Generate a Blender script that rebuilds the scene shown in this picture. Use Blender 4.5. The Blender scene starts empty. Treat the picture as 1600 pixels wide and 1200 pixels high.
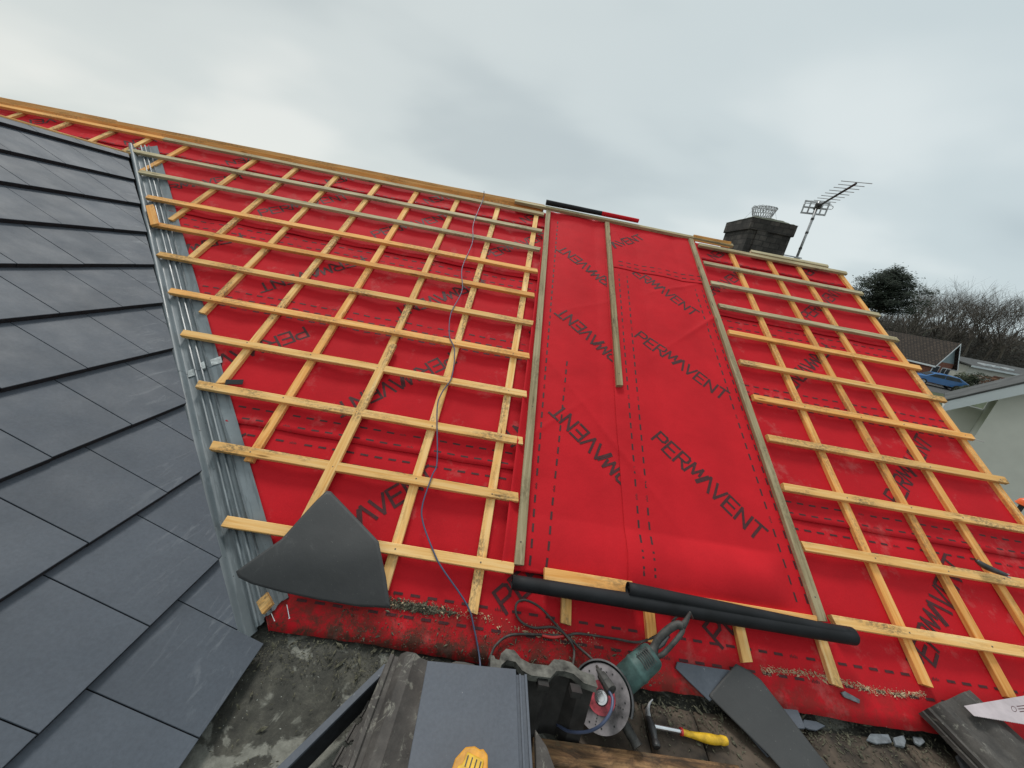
import bpy, bmesh, math, random
from mathutils import Vector, Matrix, noise
R = math.radians
sc = bpy.context.scene
col = sc.collection
Z0 = 4.3                                  # eye height over the garden; ground is z = 0

# ------------------------------------------------------------------ camera
RX = (0.983727, 0.025845, 0.177803); RY = (0.176928, -0.311598, -0.933597); RZ = (0.031274, 0.949863, -0.311099)
F = 560.12
cam = bpy.data.objects.new('camera', bpy.data.cameras.new('camera')); col.objects.link(cam)
cam.data.sensor_width = 36; cam.data.lens = 36 * F / 1600
cam.data.clip_start = 0.05; cam.data.clip_end = 3000
mw = Matrix(((RX[0], -RY[0], -RZ[0], 0), (RX[1], -RY[1], -RZ[1], 0), (RX[2], -RY[2], -RZ[2], Z0), (0, 0, 0, 1)))
cam.matrix_world = mw
sc.camera = cam
EYE = Vector((0, 0, Z0))

# ------------------------------------------------------------------ sky, sun, exposure
SUN_EL, SUN_AZ = 58, -25                   # azimuth measured from +Y towards +X
wd = bpy.data.worlds.new('World'); sc.world = wd; wd.use_nodes = True
nt = wd.node_tree; N = nt.nodes; L = nt.links; N.clear()
out = N.new('ShaderNodeOutputWorld'); bg = N.new('ShaderNodeBackground')
sky = N.new('ShaderNodeTexSky'); sky.sky_type = 'NISHITA'; sky.sun_disc = False
sky.sun_elevation = R(SUN_EL); sky.sun_rotation = R(SUN_AZ)
tc = N.new('ShaderNodeTexCoord')
def vm(op, a=None, b=None):
    n = N.new('ShaderNodeVectorMath'); n.operation = op
    if a is not None: L.new(a, n.inputs[0])
    if b is not None: n.inputs[1].default_value = b
    return n
# project the view direction on a cloud layer so that clouds flatten towards the horizon
sep = N.new('ShaderNodeSeparateXYZ'); L.new(tc.outputs['Generated'], sep.inputs[0])
mz = N.new('ShaderNodeMath'); mz.operation = 'MAXIMUM'; L.new(sep.outputs['Z'], mz.inputs[0]); mz.inputs[1].default_value = 0.0
ad = N.new('ShaderNodeMath'); ad.operation = 'ADD'; L.new(mz.outputs[0], ad.inputs[0]); ad.inputs[1].default_value = 0.28
cmb = N.new('ShaderNodeCombineXYZ')
for i, ax in enumerate('XY'):
    d = N.new('ShaderNodeMath'); d.operation = 'DIVIDE'; L.new(sep.outputs[ax], d.inputs[0]); L.new(ad.outputs[0], d.inputs[1]); L.new(d.outputs[0], cmb.inputs[i])
mp = N.new('ShaderNodeMapping'); L.new(cmb.outputs[0], mp.inputs[0]); mp.inputs['Location'].default_value = (3.3, 1.4, 0); mp.inputs['Rotation'].default_value = (0, 0, .5); mp.inputs['Scale'].default_value = (.8, 1.15, 1)
n1 = N.new('ShaderNodeTexNoise'); L.new(mp.outputs[0], n1.inputs['Vector']); n1.inputs['Scale'].default_value = 1.1; n1.inputs['Detail'].default_value = 4; n1.inputs['Roughness'].default_value = .42; n1.inputs['Distortion'].default_value = .15
cr = N.new('ShaderNodeValToRGB'); L.new(n1.outputs['Fac'], cr.inputs[0])
cr.color_ramp.interpolation = 'EASE'
e = cr.color_ramp.elements
e[0].position = .30; e[0].color = (.55, .60, .62, 1)
e[1].position = .66; e[1].color = (.80, .82, .815, 1)
e2 = e.new(.48); e2.color = (.66, .705, .715, 1)
# teal-ish towards the right (+X), warmer grey to the left
gx = N.new('ShaderNodeMapRange'); L.new(sep.outputs['X'], gx.inputs[0]); gx.inputs[1].default_value = -.8; gx.inputs[2].default_value = .9
tint = N.new('ShaderNodeValToRGB'); L.new(gx.outputs[0], tint.inputs[0])
tint.color_ramp.elements[0].color = (1.03, 1.02, .97, 1); tint.color_ramp.elements[1].color = (.90, .975, 1.0, 1)
mul = N.new('ShaderNodeMix'); mul.data_type = 'RGBA'; mul.blend_type = 'MULTIPLY'; mul.inputs[0].default_value = 1
L.new(cr.outputs[0], mul.inputs[6]); L.new(tint.outputs[0], mul.inputs[7])
# overcast sky brightens overhead
gz = N.new('ShaderNodeMapRange'); L.new(sep.outputs['Z'], gz.inputs[0]); gz.inputs[1].default_value = .62; gz.inputs[2].default_value = 1; gz.inputs[3].default_value = 1.0; gz.inputs[4].default_value = 1.3
sm = N.new('ShaderNodeVectorMath'); sm.operation = 'SCALE'; L.new(mul.outputs[2], sm.inputs[0]); L.new(gz.outputs[0], sm.inputs['Scale'])
sk = N.new('ShaderNodeVectorMath'); sk.operation = 'SCALE'; L.new(sky.outputs[0], sk.inputs[0]); sk.inputs['Scale'].default_value = .1
mx = N.new('ShaderNodeMix'); mx.data_type = 'RGBA'; mx.inputs[0].default_value = .93
L.new(sk.outputs[0], mx.inputs[6]); L.new(sm.outputs[0], mx.inputs[7])
L.new(mx.outputs[2], bg.inputs[0]); bg.inputs[1].default_value = 1.0; L.new(bg.outputs[0], out.inputs[0])
sun = bpy.data.lights.new('sun', 'SUN'); so = bpy.data.objects.new('sun', sun); col.objects.link(so)
sun.energy = 1.8; sun.angle = R(12); sun.color = (1, .97, .92)
sd = Vector((math.sin(R(SUN_AZ)) * math.cos(R(SUN_EL)), math.cos(R(SUN_AZ)) * math.cos(R(SUN_EL)), math.sin(R(SUN_EL))))
so.rotation_euler = sd.to_track_quat('Z', 'Y').to_euler()
sc.view_settings.view_transform = 'Standard'; sc.view_settings.look = 'None'; sc.view_settings.exposure = 0.0; sc.view_settings.gamma = 1

# ------------------------------------------------------------------ frames (surveyed from the photograph)
PITCH = R(34.0939); H = 1.806
U = Vector((1, 0, 0)); V = Vector((0, math.cos(PITCH), math.sin(PITCH))); NN = Vector((0, -math.sin(PITCH), math.cos(PITCH)))
def frame(x, y, z, o):
    x, y, z, o = Vector(x), Vector(y), Vector(z), Vector(o)
    return Matrix(((x[0], y[0], z[0], o[0]), (x[1], y[1], z[1], o[1]), (x[2], y[2], z[2], o[2]), (0, 0, 0, 1)))
MR = frame(U, V, NN, EYE - H * NN)         # main roof: u along ridge, v up the slope, w off the batten tops
Q = R(31.5)
WD = Vector((math.cos(Q), 0, -math.sin(Q))); WY = Vector((0, 1, 0)); WN = Vector((math.sin(Q), 0, math.cos(Q)))
MWG = frame(WD, WY, WN, (-0.787, 0, Z0 - 1.482))     # wing roof: s down the slope, y, w
def ray(px, py):
    a, b = (px - 800) / F, (py - 600) / F
    return Vector([RX[i] * a + RY[i] * b + RZ[i] for i in range(3)])
def atz(px, py, z):                         # point at height z below/above the eye
    d = ray(px, py); return EYE + d * (z / d.z)
def aty(px, py, y):
    d = ray(px, py); return EYE + d * (y / d.y)
def atroof(px, py, off=0):
    d = ray(px, py); return EYE + d * ((-H + off) / d.dot(NN))
def rp(u, v, w=0): return MR @ Vector((u, v, w))
def uvw(p): return MR.inverted() @ p

# ------------------------------------------------------------------ materials
def newmat(name):
    m = bpy.data.materials.new(name); m.use_nodes = True; t = m.node_tree
    b = t.nodes['Principled BSDF']
    return m, t, b
def nz(t, vec, scale, detail=4, rough=.55, dist=0):
    n = t.nodes.new('ShaderNodeTexNoise'); n.inputs['Scale'].default_value = scale; n.inputs['Detail'].default_value = detail
    n.inputs['Roughness'].default_value = rough; n.inputs['Distortion'].default_value = dist
    if vec is not None: t.links.new(vec, n.inputs['Vector'])
    return n.outputs['Fac']
def ramp(t, fac, stops):
    r = t.nodes.new('ShaderNodeValToRGB'); t.links.new(fac, r.inputs[0]); e = r.color_ramp.elements
    while len(e) < len(stops): e.new(.5)
    for el, (p, c) in zip(e, stops):
        el.position = p; el.color = (c, c, c, 1) if isinstance(c, (int, float)) else (*c, 1)
    return r.outputs[0]
def mix(t, fac, a, b, mode='MIX'):
    n = t.nodes.new('ShaderNodeMix'); n.data_type = 'RGBA'; n.blend_type = mode
    for s, v in ((0, fac), (6, a), (7, b)):
        if isinstance(v, bpy.types.NodeSocket): t.links.new(v, n.inputs[s])
        elif isinstance(v, (int, float)): n.inputs[s].default_value = v if s == 0 else (v, v, v, 1)
        else: n.inputs[s].default_value = (*v, 1)
    return n.outputs[2]
def coords(t, scale=(1, 1, 1), rnd=False, kind='Object', loc=(0, 0, 0), rot=(0, 0, 0)):
    c = t.nodes.new('ShaderNodeTexCoord'); m = t.nodes.new('ShaderNodeMapping'); m.inputs['Scale'].default_value = scale
    m.inputs['Location'].default_value = loc; m.inputs['Rotation'].default_value = rot
    v = c.outputs[kind]
    if rnd:
        oi = t.nodes.new('ShaderNodeObjectInfo'); s = t.nodes.new('ShaderNodeVectorMath'); s.operation = 'MULTIPLY_ADD'
        cb = t.nodes.new('ShaderNodeCombineXYZ'); t.links.new(oi.outputs['Random'], cb.inputs[0]); t.links.new(oi.outputs['Random'], cb.inputs[1])
        t.links.new(cb.outputs[0], s.inputs[0]); s.inputs[1].default_value = (37, 71, 0); t.links.new(v, s.inputs[2]); v = s.outputs[0]
    t.links.new(v, m.inputs[0]); return m.outputs[0]
def bump(t, b, h, strength=.3, dist=.002):
    n = t.nodes.new('ShaderNodeBump'); n.inputs['Strength'].default_value = strength; n.inputs['Distance'].default_value = dist
    t.links.new(h, n.inputs['Height']); t.links.new(n.outputs[0], b.inputs['Normal'])
def simple(name, c, rough=.6, metal=0, var=.15, scale=12, bmp=.2, spec=.5):
    m, t, b = newmat(name)
    v = coords(t, rnd=True); f = nz(t, v, scale, 6, .6)
    c0 = tuple(x * (1 - var * 1.6) for x in c); c1 = tuple(min(1, x * (1 + var * 1.4)) for x in c)
    t.links.new(ramp(t, f, [(.3, c0), (.7, c1)]), b.inputs['Base Color'])
    b.inputs['Roughness'].default_value = rough; b.inputs['Metallic'].default_value = metal
    b.inputs['Specular IOR Level'].default_value = spec
    if bmp: bump(t, b, nz(t, v, scale * 6, 3), bmp, .002)
    return m
def wood(name, cA, cB, cC, grime=.5, char=0):
    m, t, b = newmat(name)
    v = coords(t, (1.6, 34, 34), True); g = nz(t, v, 1.6, 5, .6, .6)
    base = ramp(t, g, [(.28, cB), (.5, cA), (.72, cC)])
    if char: base = mix(t, ramp(t, nz(t, coords(t, (5, 16, 16), True), 1, 7, .75, 1.5), [(.40, char), (.58, 0)]), base, (.035, .022, .014))
    # board to board tone
    oi = t.nodes.new('ShaderNodeObjectInfo')
    tone = ramp(t, oi.outputs['Random'], [(0, (.84, .80, .74)), (.5, (1, 1, 1)), (1, (1.08, 1.12, 1.2))])
    base = mix(t, 1, base, tone, 'MULTIPLY')
    # knots
    vk = coords(t, (2.2, 14, 14), True); vo = t.nodes.new('ShaderNodeTexVoronoi'); vo.inputs['Scale'].default_value = 1.3; t.links.new(vk, vo.inputs['Vector'])
    kf = ramp(t, vo.outputs['Distance'], [(.05, 1), (.13, 0)])
    base = mix(t, kf, base, tuple(x * .42 for x in cB))
    # sooty, mossy smears from handling
    vg = coords(t, (3.2, 9, 9), True); a = nz(t, vg, 1.0, 3, .5); vf = coords(t, (30, 60, 60), True); bb = nz(t, vf, 1.4, 5, .75)
    mm = t.nodes.new('ShaderNodeMath'); mm.operation = 'MULTIPLY'; t.links.new(ramp(t, a, [(.48, 0), (.62, 1)]), mm.inputs[0]); t.links.new(ramp(t, bb, [(.42, 0), (.58, 1)]), mm.inputs[1])
    m2 = t.nodes.new('ShaderNodeMath'); m2.operation = 'MULTIPLY'; t.links.new(mm.outputs[0], m2.inputs[0]); m2.inputs[1].default_value = grime
    base = mix(t, m2.outputs[0], base, (.13, .10, .06))
    t.links.new(base, b.inputs['Base Color']); b.inputs['Roughness'].default_value = .75; b.inputs['Specular IOR Level'].default_value = .25
    bump(t, b, g, .35, .002)
    return m
M = {}
M['batten'] = wood('new_batten_wood', (.80, .47, .17), (.68, .34, .09), (.87, .60, .28), .8)
M['orange_batten'] = wood('orange_batten_wood', (.78, .38, .11), (.66, .27, .055), (.86, .50, .19), .5)
M['treated'] = wood('treated_batten_wood', (.44, .37, .22), (.26, .21, .115), (.60, .53, .35), .6)
M['strip'] = wood('aged_treated_batten_wood', (.31, .245, .135), (.19, .145, .075), (.42, .35, .21), .6)
M['ridge'] = wood('ridge_board_wood', (.70, .38, .14), (.52, .25, .075), (.80, .49, .21), .4)
M['oldwood'] = wood('weathered_plank_wood', (.20, .105, .048), (.045, .026, .016), (.40, .24, .11), 1.0, .9)
def membrane(name, c, dirty):
    m, t, b = newmat(name)
    v = coords(t); f = nz(t, v, 3.0, 5, .6)
    base = ramp(t, f, [(.3, tuple(x * .86 for x in c)), (.7, tuple(min(1, x * 1.06) for x in c))])
    fib = nz(t, coords(t, (260, 90, 1)), 1, 2, .6)
    base = mix(t, .22, base, ramp(t, fib, [(.3, .62), (.7, 1.0)]), 'MULTIPLY')
    if dirty:
        # tramped-in grime: pale dust all over, dark soot along the eaves (v < 0.15)
        s = t.nodes.new('ShaderNodeSeparateXYZ'); t.links.new(coords(t), s.inputs[0])
        e = t.nodes.new('ShaderNodeMapRange'); t.links.new(s.outputs['Y'], e.inputs[0]); e.inputs[1].default_value = .20; e.inputs[2].default_value = .03
        e2 = t.nodes.new('ShaderNodeMapRange'); t.links.new(s.outputs['X'], e2.inputs[0]); e2.inputs[1].default_value = 1.9; e2.inputs[2].default_value = .1; e2.inputs[3].default_value = .35
        k = t.nodes.new('ShaderNodeMath'); k.operation = 'MULTIPLY'; t.links.new(e.outputs[0], k.inputs[0]); t.links.new(e2.outputs[0], k.inputs[1])
        p = nz(t, v, 16, 8, .78, .4)
        k2 = t.nodes.new('ShaderNodeMath'); k2.operation = 'MULTIPLY'; t.links.new(k.outputs[0], k2.inputs[0]); t.links.new(ramp(t, p, [(.40, 0), (.56, 1)]), k2.inputs[1])
        base = mix(t, k2.outputs[0], base, (.085, .035, .025))
        dust = nz(t, v, 5, 8, .72); base = mix(t, ramp(t, dust, [(.56, 0), (.80, .30)]), base, (.52, .36, .32))
        sp = nz(t, v, 150, 2, .5); base = mix(t, ramp(t, sp, [(.76, 0), (.80, .7)]), base, (.12, .05, .035))
    t.links.new(base, b.inputs['Base Color']); b.inputs['Roughness'].default_value = .75; b.inputs['Specular IOR Level'].default_value = .13
    bump(t, b, nz(t, v, 14, 6, .62), .35, .006)
    return m
RED = (.60, .012, .020)
M['membrane'] = membrane('red_membrane', (.52, .012, .020), True)
M['sheet'] = membrane('clean_red_membrane', (.56, .014, .022), False)
M['print'] = simple('membrane_print', (.055, .006, .008), .7, var=.3, scale=60, bmp=0)
M['black'] = simple('black_underside', (.011, .012, .014), .65, var=.3, scale=8, spec=.3)
def slate(name, c, chalk):
    m, t, b = newmat(name)
    g = t.nodes.new('ShaderNodeNewGeometry'); v = coords(t)
    base = mix(t, 1, c, ramp(t, g.outputs['Random Per Island'], [(0, .93), (1, 1.07)]), 'MULTIPLY')
    base = mix(t, 1, base, ramp(t, nz(t, v, 2.2, 6, .6), [(.3, .84), (.7, 1.14)]), 'MULTIPLY')
    base = mix(t, 1, base, ramp(t, nz(t, v, 90, 4, .7), [(.3, .90), (.7, 1.1)]), 'MULTIPLY')
    if chalk:
        # chalky cutting dust beside the valley: band along the cut line, streaky
        s = t.nodes.new('ShaderNodeSeparateXYZ'); t.links.new(v, s.inputs[0])
        q = t.nodes.new('ShaderNodeMath'); q.operation = 'MULTIPLY_ADD'; t.links.new(s.outputs['X'], q.inputs[0]); q.inputs[1].default_value = .794; t.links.new(s.outputs['Y'], q.inputs[2])
        near = t.nodes.new('ShaderNodeMapRange'); t.links.new(q.outputs[0], near.inputs[0]); near.inputs[1].default_value = .55; near.inputs[2].default_value = .95; near.inputs[3].default_value = 0; near.inputs[4].default_value = 1
        st = nz(t, coords(t, (14, 3, 1), rot=(0, 0, .9)), 1.3, 6, .72, 1.2)
        k = t.nodes.new('ShaderNodeMath'); k.operation = 'MULTIPLY'; t.links.new(near.outputs[0], k.inputs[0]); t.links.new(ramp(t, st, [(.55, 0), (.80, .55)]), k.inputs[1])
        base = mix(t, k.outputs[0], base, (.34, .36, .38))
    sc2 = nz(t, coords(t, (7, 7, 7)), 1, 8, .8, 1.5)
    if not chalk: base = mix(t, ramp(t, nz(t, coords(t, (30, 6, 8), rot=(0, 0, .4)), 1, 8, .8, 1.8), [(.63, 0), (.74, .5)]), base, (.24, .26, .28)); base = mix(t, ramp(t, nz(t, v, 45, 2, .5), [(.74, 0), (.77, .7)]), base, (.30, .31, .32))
    base = mix(t, ramp(t, sc2, [(.68, 0), (.82, .25)]), base, (.30, .33, .36))
    t.links.new(base, b.inputs['Base Color']); b.inputs['Roughness'].default_value = .42
    t.links.new(ramp(t, nz(t, v, 5, 5, .6), [(.3, .52), (.7, .68)]), b.inputs['Roughness']); b.inputs['Specular IOR Level'].default_value = .28
    bump(t, b, nz(t, v, 60, 6, .65), .18, .003)
    return m
M['slate'] = slate('grey_roof_slate', (.076, .089, .109), True)
M['slate_loose'] = slate('loose_grey_slate', (.088, .100, .121), False)
M['slate_edge'] = simple('slate_cut_edge', (.016, .018, .022), .85, var=.3, scale=30)  # near-black: shadow painted onto slate edges and the leaning slate's face
def trough_mat():
    m, t, b = newmat('galvanised_valley_metal')
    v = coords(t); c = ramp(t, nz(t, v, 6, 5, .6), [(.3, (.115, .140, .155)), (.7, (.18, .21, .225))])
    m0 = t.nodes.new('ShaderNodeMapping'); m0.inputs['Scale'].default_value = (3.0, 38, 3); t.links.new(coords(t, rot=(0, 0, -R(131.1))), m0.inputs[0]); al = m0.outputs[0]
    wet = ramp(t, nz(t, al, 1, 5, .6, .4), [(.50, 0), (.54, .45)])
    c = mix(t, wet, c, (.055, .072, .080)); sp = ramp(t, nz(t, v, 60, 3, .5), [(.72, 0), (.745, 1)]); c = mix(t, sp, c, (.03, .035, .035))
    t.links.new(c, b.inputs['Base Color']); b.inputs['Metallic'].default_value = 0
    t.links.new(ramp(t, wet, [(0, .5), (1, .22)]), b.inputs['Roughness'])
    return m
M['trough'] = trough_mat()
M['tape'] = simple('clear_tape', (.42, .45, .45), .25, var=.3, scale=40)
def felt():
    m, t, b = newmat('mortar_stained_felt')
    v = coords(t); c = ramp(t, nz(t, v, 11, 9, .78, .3), [(.3, (.018, .018, .015)), (.52, (.050, .049, .040)), (.75, (.13, .125, .10))])
    s = t.nodes.new('ShaderNodeSeparateXYZ'); t.links.new(v, s.inputs[0])
    lim = t.nodes.new('ShaderNodeMapRange'); t.links.new(s.outputs['Y'], lim.inputs[0]); lim.inputs[1].default_value = 1.03; lim.inputs[2].default_value = .80; lim.inputs[3].default_value = -.02; lim.inputs[4].default_value = .075
    p = nz(t, coords(t, (1, 1, 1), loc=(1.7, .6, 0)), 6.0, 7, .58, .7)
    a2 = t.nodes.new('ShaderNodeMath'); a2.operation = 'ADD'; t.links.new(p, a2.inputs[0]); t.links.new(lim.outputs[0], a2.inputs[1])
    pf = ramp(t, a2.outputs[0], [(.53, 0), (.57, .9)])
    c = mix(t, pf, c, ramp(t, nz(t, v, 30, 6, .7), [(.3, (.13, .13, .11)), (.7, (.27, .27, .235))]))
    sp = ramp(t, nz(t, v, 120, 2, .5), [(.72, 0), (.75, 1)]); c = mix(t, sp, c, (.30, .31, .28))
    t.links.new(c, b.inputs['Base Color']); b.inputs['Roughness'].default_value = .85
    bump(t, b, nz(t, v, 26, 9, .72), .7, .012)
    return m
M['felt'] = felt()
def oldtile():
    m, t, b = newmat('weathered_concrete_tile')
    v = coords(t, rnd=True); c = ramp(t, nz(t, v, 9, 8, .7), [(.3, (.030, .027, .025)), (.55, (.075, .068, .062)), (.8, (.15, .14, .128))])
    li = ramp(t, nz(t, v, 14, 8, .75, 1.8), [(.56, 0), (.64, .7)]); c = mix(t, li, c, (.24, .235, .20))
    t.links.new(c, b.inputs['Base Color']); b.inputs['Roughness'].default_value = .8; bump(t, b, nz(t, v, 60, 8, .7), .5, .005)
    return m
M['oldtile'] = oldtile()
M['blacktile'] = simple('damp_black_concrete', (.022, .020, .019), .6, var=.5, scale=14, bmp=.5)  # near-black underside of the tile standing on edge
M['crust'] = simple('lime_crust', (.30, .29, .27), .9, var=.6, scale=60, bmp=.4)
M['rimtile'] = simple('grey_tile_rim', (.10, .10, .088), .85, var=.5, scale=24, bmp=.6)
M['nail'] = simple('nail_head', (.16, .14, .12), .4, .7, bmp=0)
M['amber'] = simple('amber_plastic', (.66, .30, .015), .45, var=.25, scale=20)
M['browntile'] = simple('brown_weathered_board', (.068, .050, .036), .85, var=.5, scale=9, bmp=.6)
M['brick'] = None
def brickmat(name, c1, c2, mortar, scale, axis=None):
    m, t, b = newmat(name)
    br = t.nodes.new('ShaderNodeTexBrick'); br.inputs['Scale'].default_value = scale
    br.inputs['Color1'].default_value = (*c1, 1); br.inputs['Color2'].default_value = (*c2, 1); br.inputs['Mortar'].default_value = (*mortar, 1)
    br.inputs['Mortar Size'].default_value = .02
    c = t.nodes.new('ShaderNodeTexCoord'); s = t.nodes.new('ShaderNodeSeparateXYZ'); t.links.new(c.outputs['Object'], s.inputs[0])
    a = t.nodes.new('ShaderNodeMath'); a.operation = 'ADD'; t.links.new(s.outputs['X'], a.inputs[0]); t.links.new(s.outputs['Y'], a.inputs[1])
    cb = t.nodes.new('ShaderNodeCombineXYZ'); t.links.new(a.outputs[0], cb.inputs[0]); t.links.new(s.outputs['Z'], cb.inputs[1]); t.links.new(cb.outputs[0], br.inputs['Vector'])
    f = nz(t, c.outputs['Object'], 9, 7, .7)
    t.links.new(mix(t, .95, br.outputs['Color'], ramp(t, f, [(.3, .25), (.7, 1.5)]), 'MULTIPLY'), b.inputs['Base Color'])
    b.inputs['Roughness'].default_value = .9; bump(t, b, f, .5, .01)
    return m
M['chimbrick'] = brickmat('sooty_brick', (.040, .037, .034), (.085, .076, .068), (.030, .028, .026), 4.4)
M['chimcap'] = simple('mossy_mortar', (.075, .082, .055), .9, var=.5, scale=14, bmp=.6)
M['redbrick'] = brickmat('red_house_brick', (.20, .07, .045), (.28, .10, .06), (.16, .12, .10), 4)
M['render'] = simple('pale_render', (.70, .70, .65), .85, var=.06, scale=2, bmp=.2)
M['white'] = simple('white_paint', (.62, .67, .70), .5, var=.05, scale=2, bmp=.05)
M['cream'] = simple('cream_wall', (.50, .50, .46), .8, var=.08, scale=2)
M['cladding'] = simple('blue_grey_cladding', (.24, .31, .34), .7, var=.06, scale=3, bmp=.1)
M['glass'] = simple('window_glass', (.05, .06, .07), .08, var=.2, scale=3, bmp=0)
M['darkgrey'] = simple('dark_roofing', (.06, .062, .062), .8, var=.35, scale=4)
M['grass'] = simple('rough_grass', (.045, .060, .025), .95, var=.5, scale=1.5, bmp=.6)
M['asphalt'] = simple('asphalt', (.06, .06, .06), .9, var=.2, scale=5)
M['twig'] = simple('bare_twigs', (.098, .085, .072), .95, var=.3, scale=.6, bmp=0)
M['bark'] = simple('tree_bark', (.10, .088, .072), .95, var=.3, scale=3, bmp=.3)
M['pine'] = simple('pine_needles', (.020, .030, .018), .9, var=.5, scale=1.5, bmp=0)
M['hedge'] = simple('hedge_leaves', (.045, .055, .028), .9, var=.5, scale=3, bmp=0)
M['hedge_dark'] = simple('dark_hedge_leaves', (.028, .040, .022), .9, var=.5, scale=3, bmp=0)
M['hedge_brown'] = simple('russet_hedge_leaves', (.13, .065, .035), .9, var=.5, scale=3, bmp=0)
M['carpaint'] = simple('blue_car_paint', (.035, .13, .32), .25, var=.04, scale=2, bmp=0)
M['tyre'] = simple('tyre_rubber', (.02, .02, .02), .8, bmp=0)
M['alu'] = simple('dull_aluminium', (.42, .43, .44), .45, .6, var=.15, scale=10, bmp=0)
M['wire'] = simple('galvanised_wire', (.42, .43, .44), .5, .5, bmp=0)
M['darkmetal'] = simple('dark_metal', (.07, .07, .072), .45, .5, var=.3, scale=20)
M['guard'] = simple('scuffed_steel_disc', (.20, .18, .185), .5, .25, var=.6, scale=9)
M['chrome'] = simple('bright_steel', (.75, .76, .78), .18, .9, var=.1, bmp=0)
M['teal'] = simple('dusty_teal_plastic', (.050, .105, .097), .55, var=.5, scale=14)
M['blackplastic'] = simple('dusty_black_plastic', (.045, .045, .042), .6, var=.5, scale=30)
M['redlabel'] = simple('worn_red_label', (.34, .045, .06), .5, var=.5, scale=30)
M['yellow'] = simple('grubby_yellow_rubber', (.72, .42, .02), .5, var=.30, scale=26)
M['bluecable'] = simple('blue_grey_cable', (.065, .085, .15), .4, var=.1, bmp=0)
M['cord'] = simple('dusty_black_cord', (.055, .050, .045), .6, var=.4, scale=30, bmp=0)
M['redtape'] = simple('red_tape', (.55, .03, .03), .35, bmp=0)
def rubber():
    m, t, b = newmat('dark_lead_sheet'); v = coords(t, rnd=True)
    c = ramp(t, nz(t, v, 5, 6, .6), [(.3, (.036, .037, .038)), (.7, (.050, .051, .052))])
    c = mix(t, ramp(t, nz(t, v, 9, 9, .8, 1.2), [(.58, 0), (.74, .35)]), c, (.15, .15, .145)); c = mix(t, ramp(t, nz(t, v, 160, 2, .5), [(.73, 0), (.76, .6)]), c, (.22, .21, .19))
    t.links.new(c, b.inputs['Base Color']); b.inputs['Roughness'].default_value = .6; bump(t, b, nz(t, v, 10, 8, .65), .35, .006); return m
M['rubber'] = rubber()
M['chips'] = simple('slate_chips', (.15, .165, .18), .6, var=.3, scale=40)
M['dust'] = simple('sawdust_shavings', (.50, .38, .24), .95, var=.3, scale=60, bmp=0)
M['grit'] = simple('grit_and_moss', (.10, .095, .065), .95, var=.6, scale=80, bmp=0)
M['sawblade'] = simple('saw_steel', (.50, .44, .46), .4, .25, var=.12, scale=12, bmp=.1)
M['orange'] = simple('orange_plastic', (.85, .12, .02), .4, bmp=0)
M['dark_void'] = simple('dark_timber', (.03, .026, .022), .9, var=.3)

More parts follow.
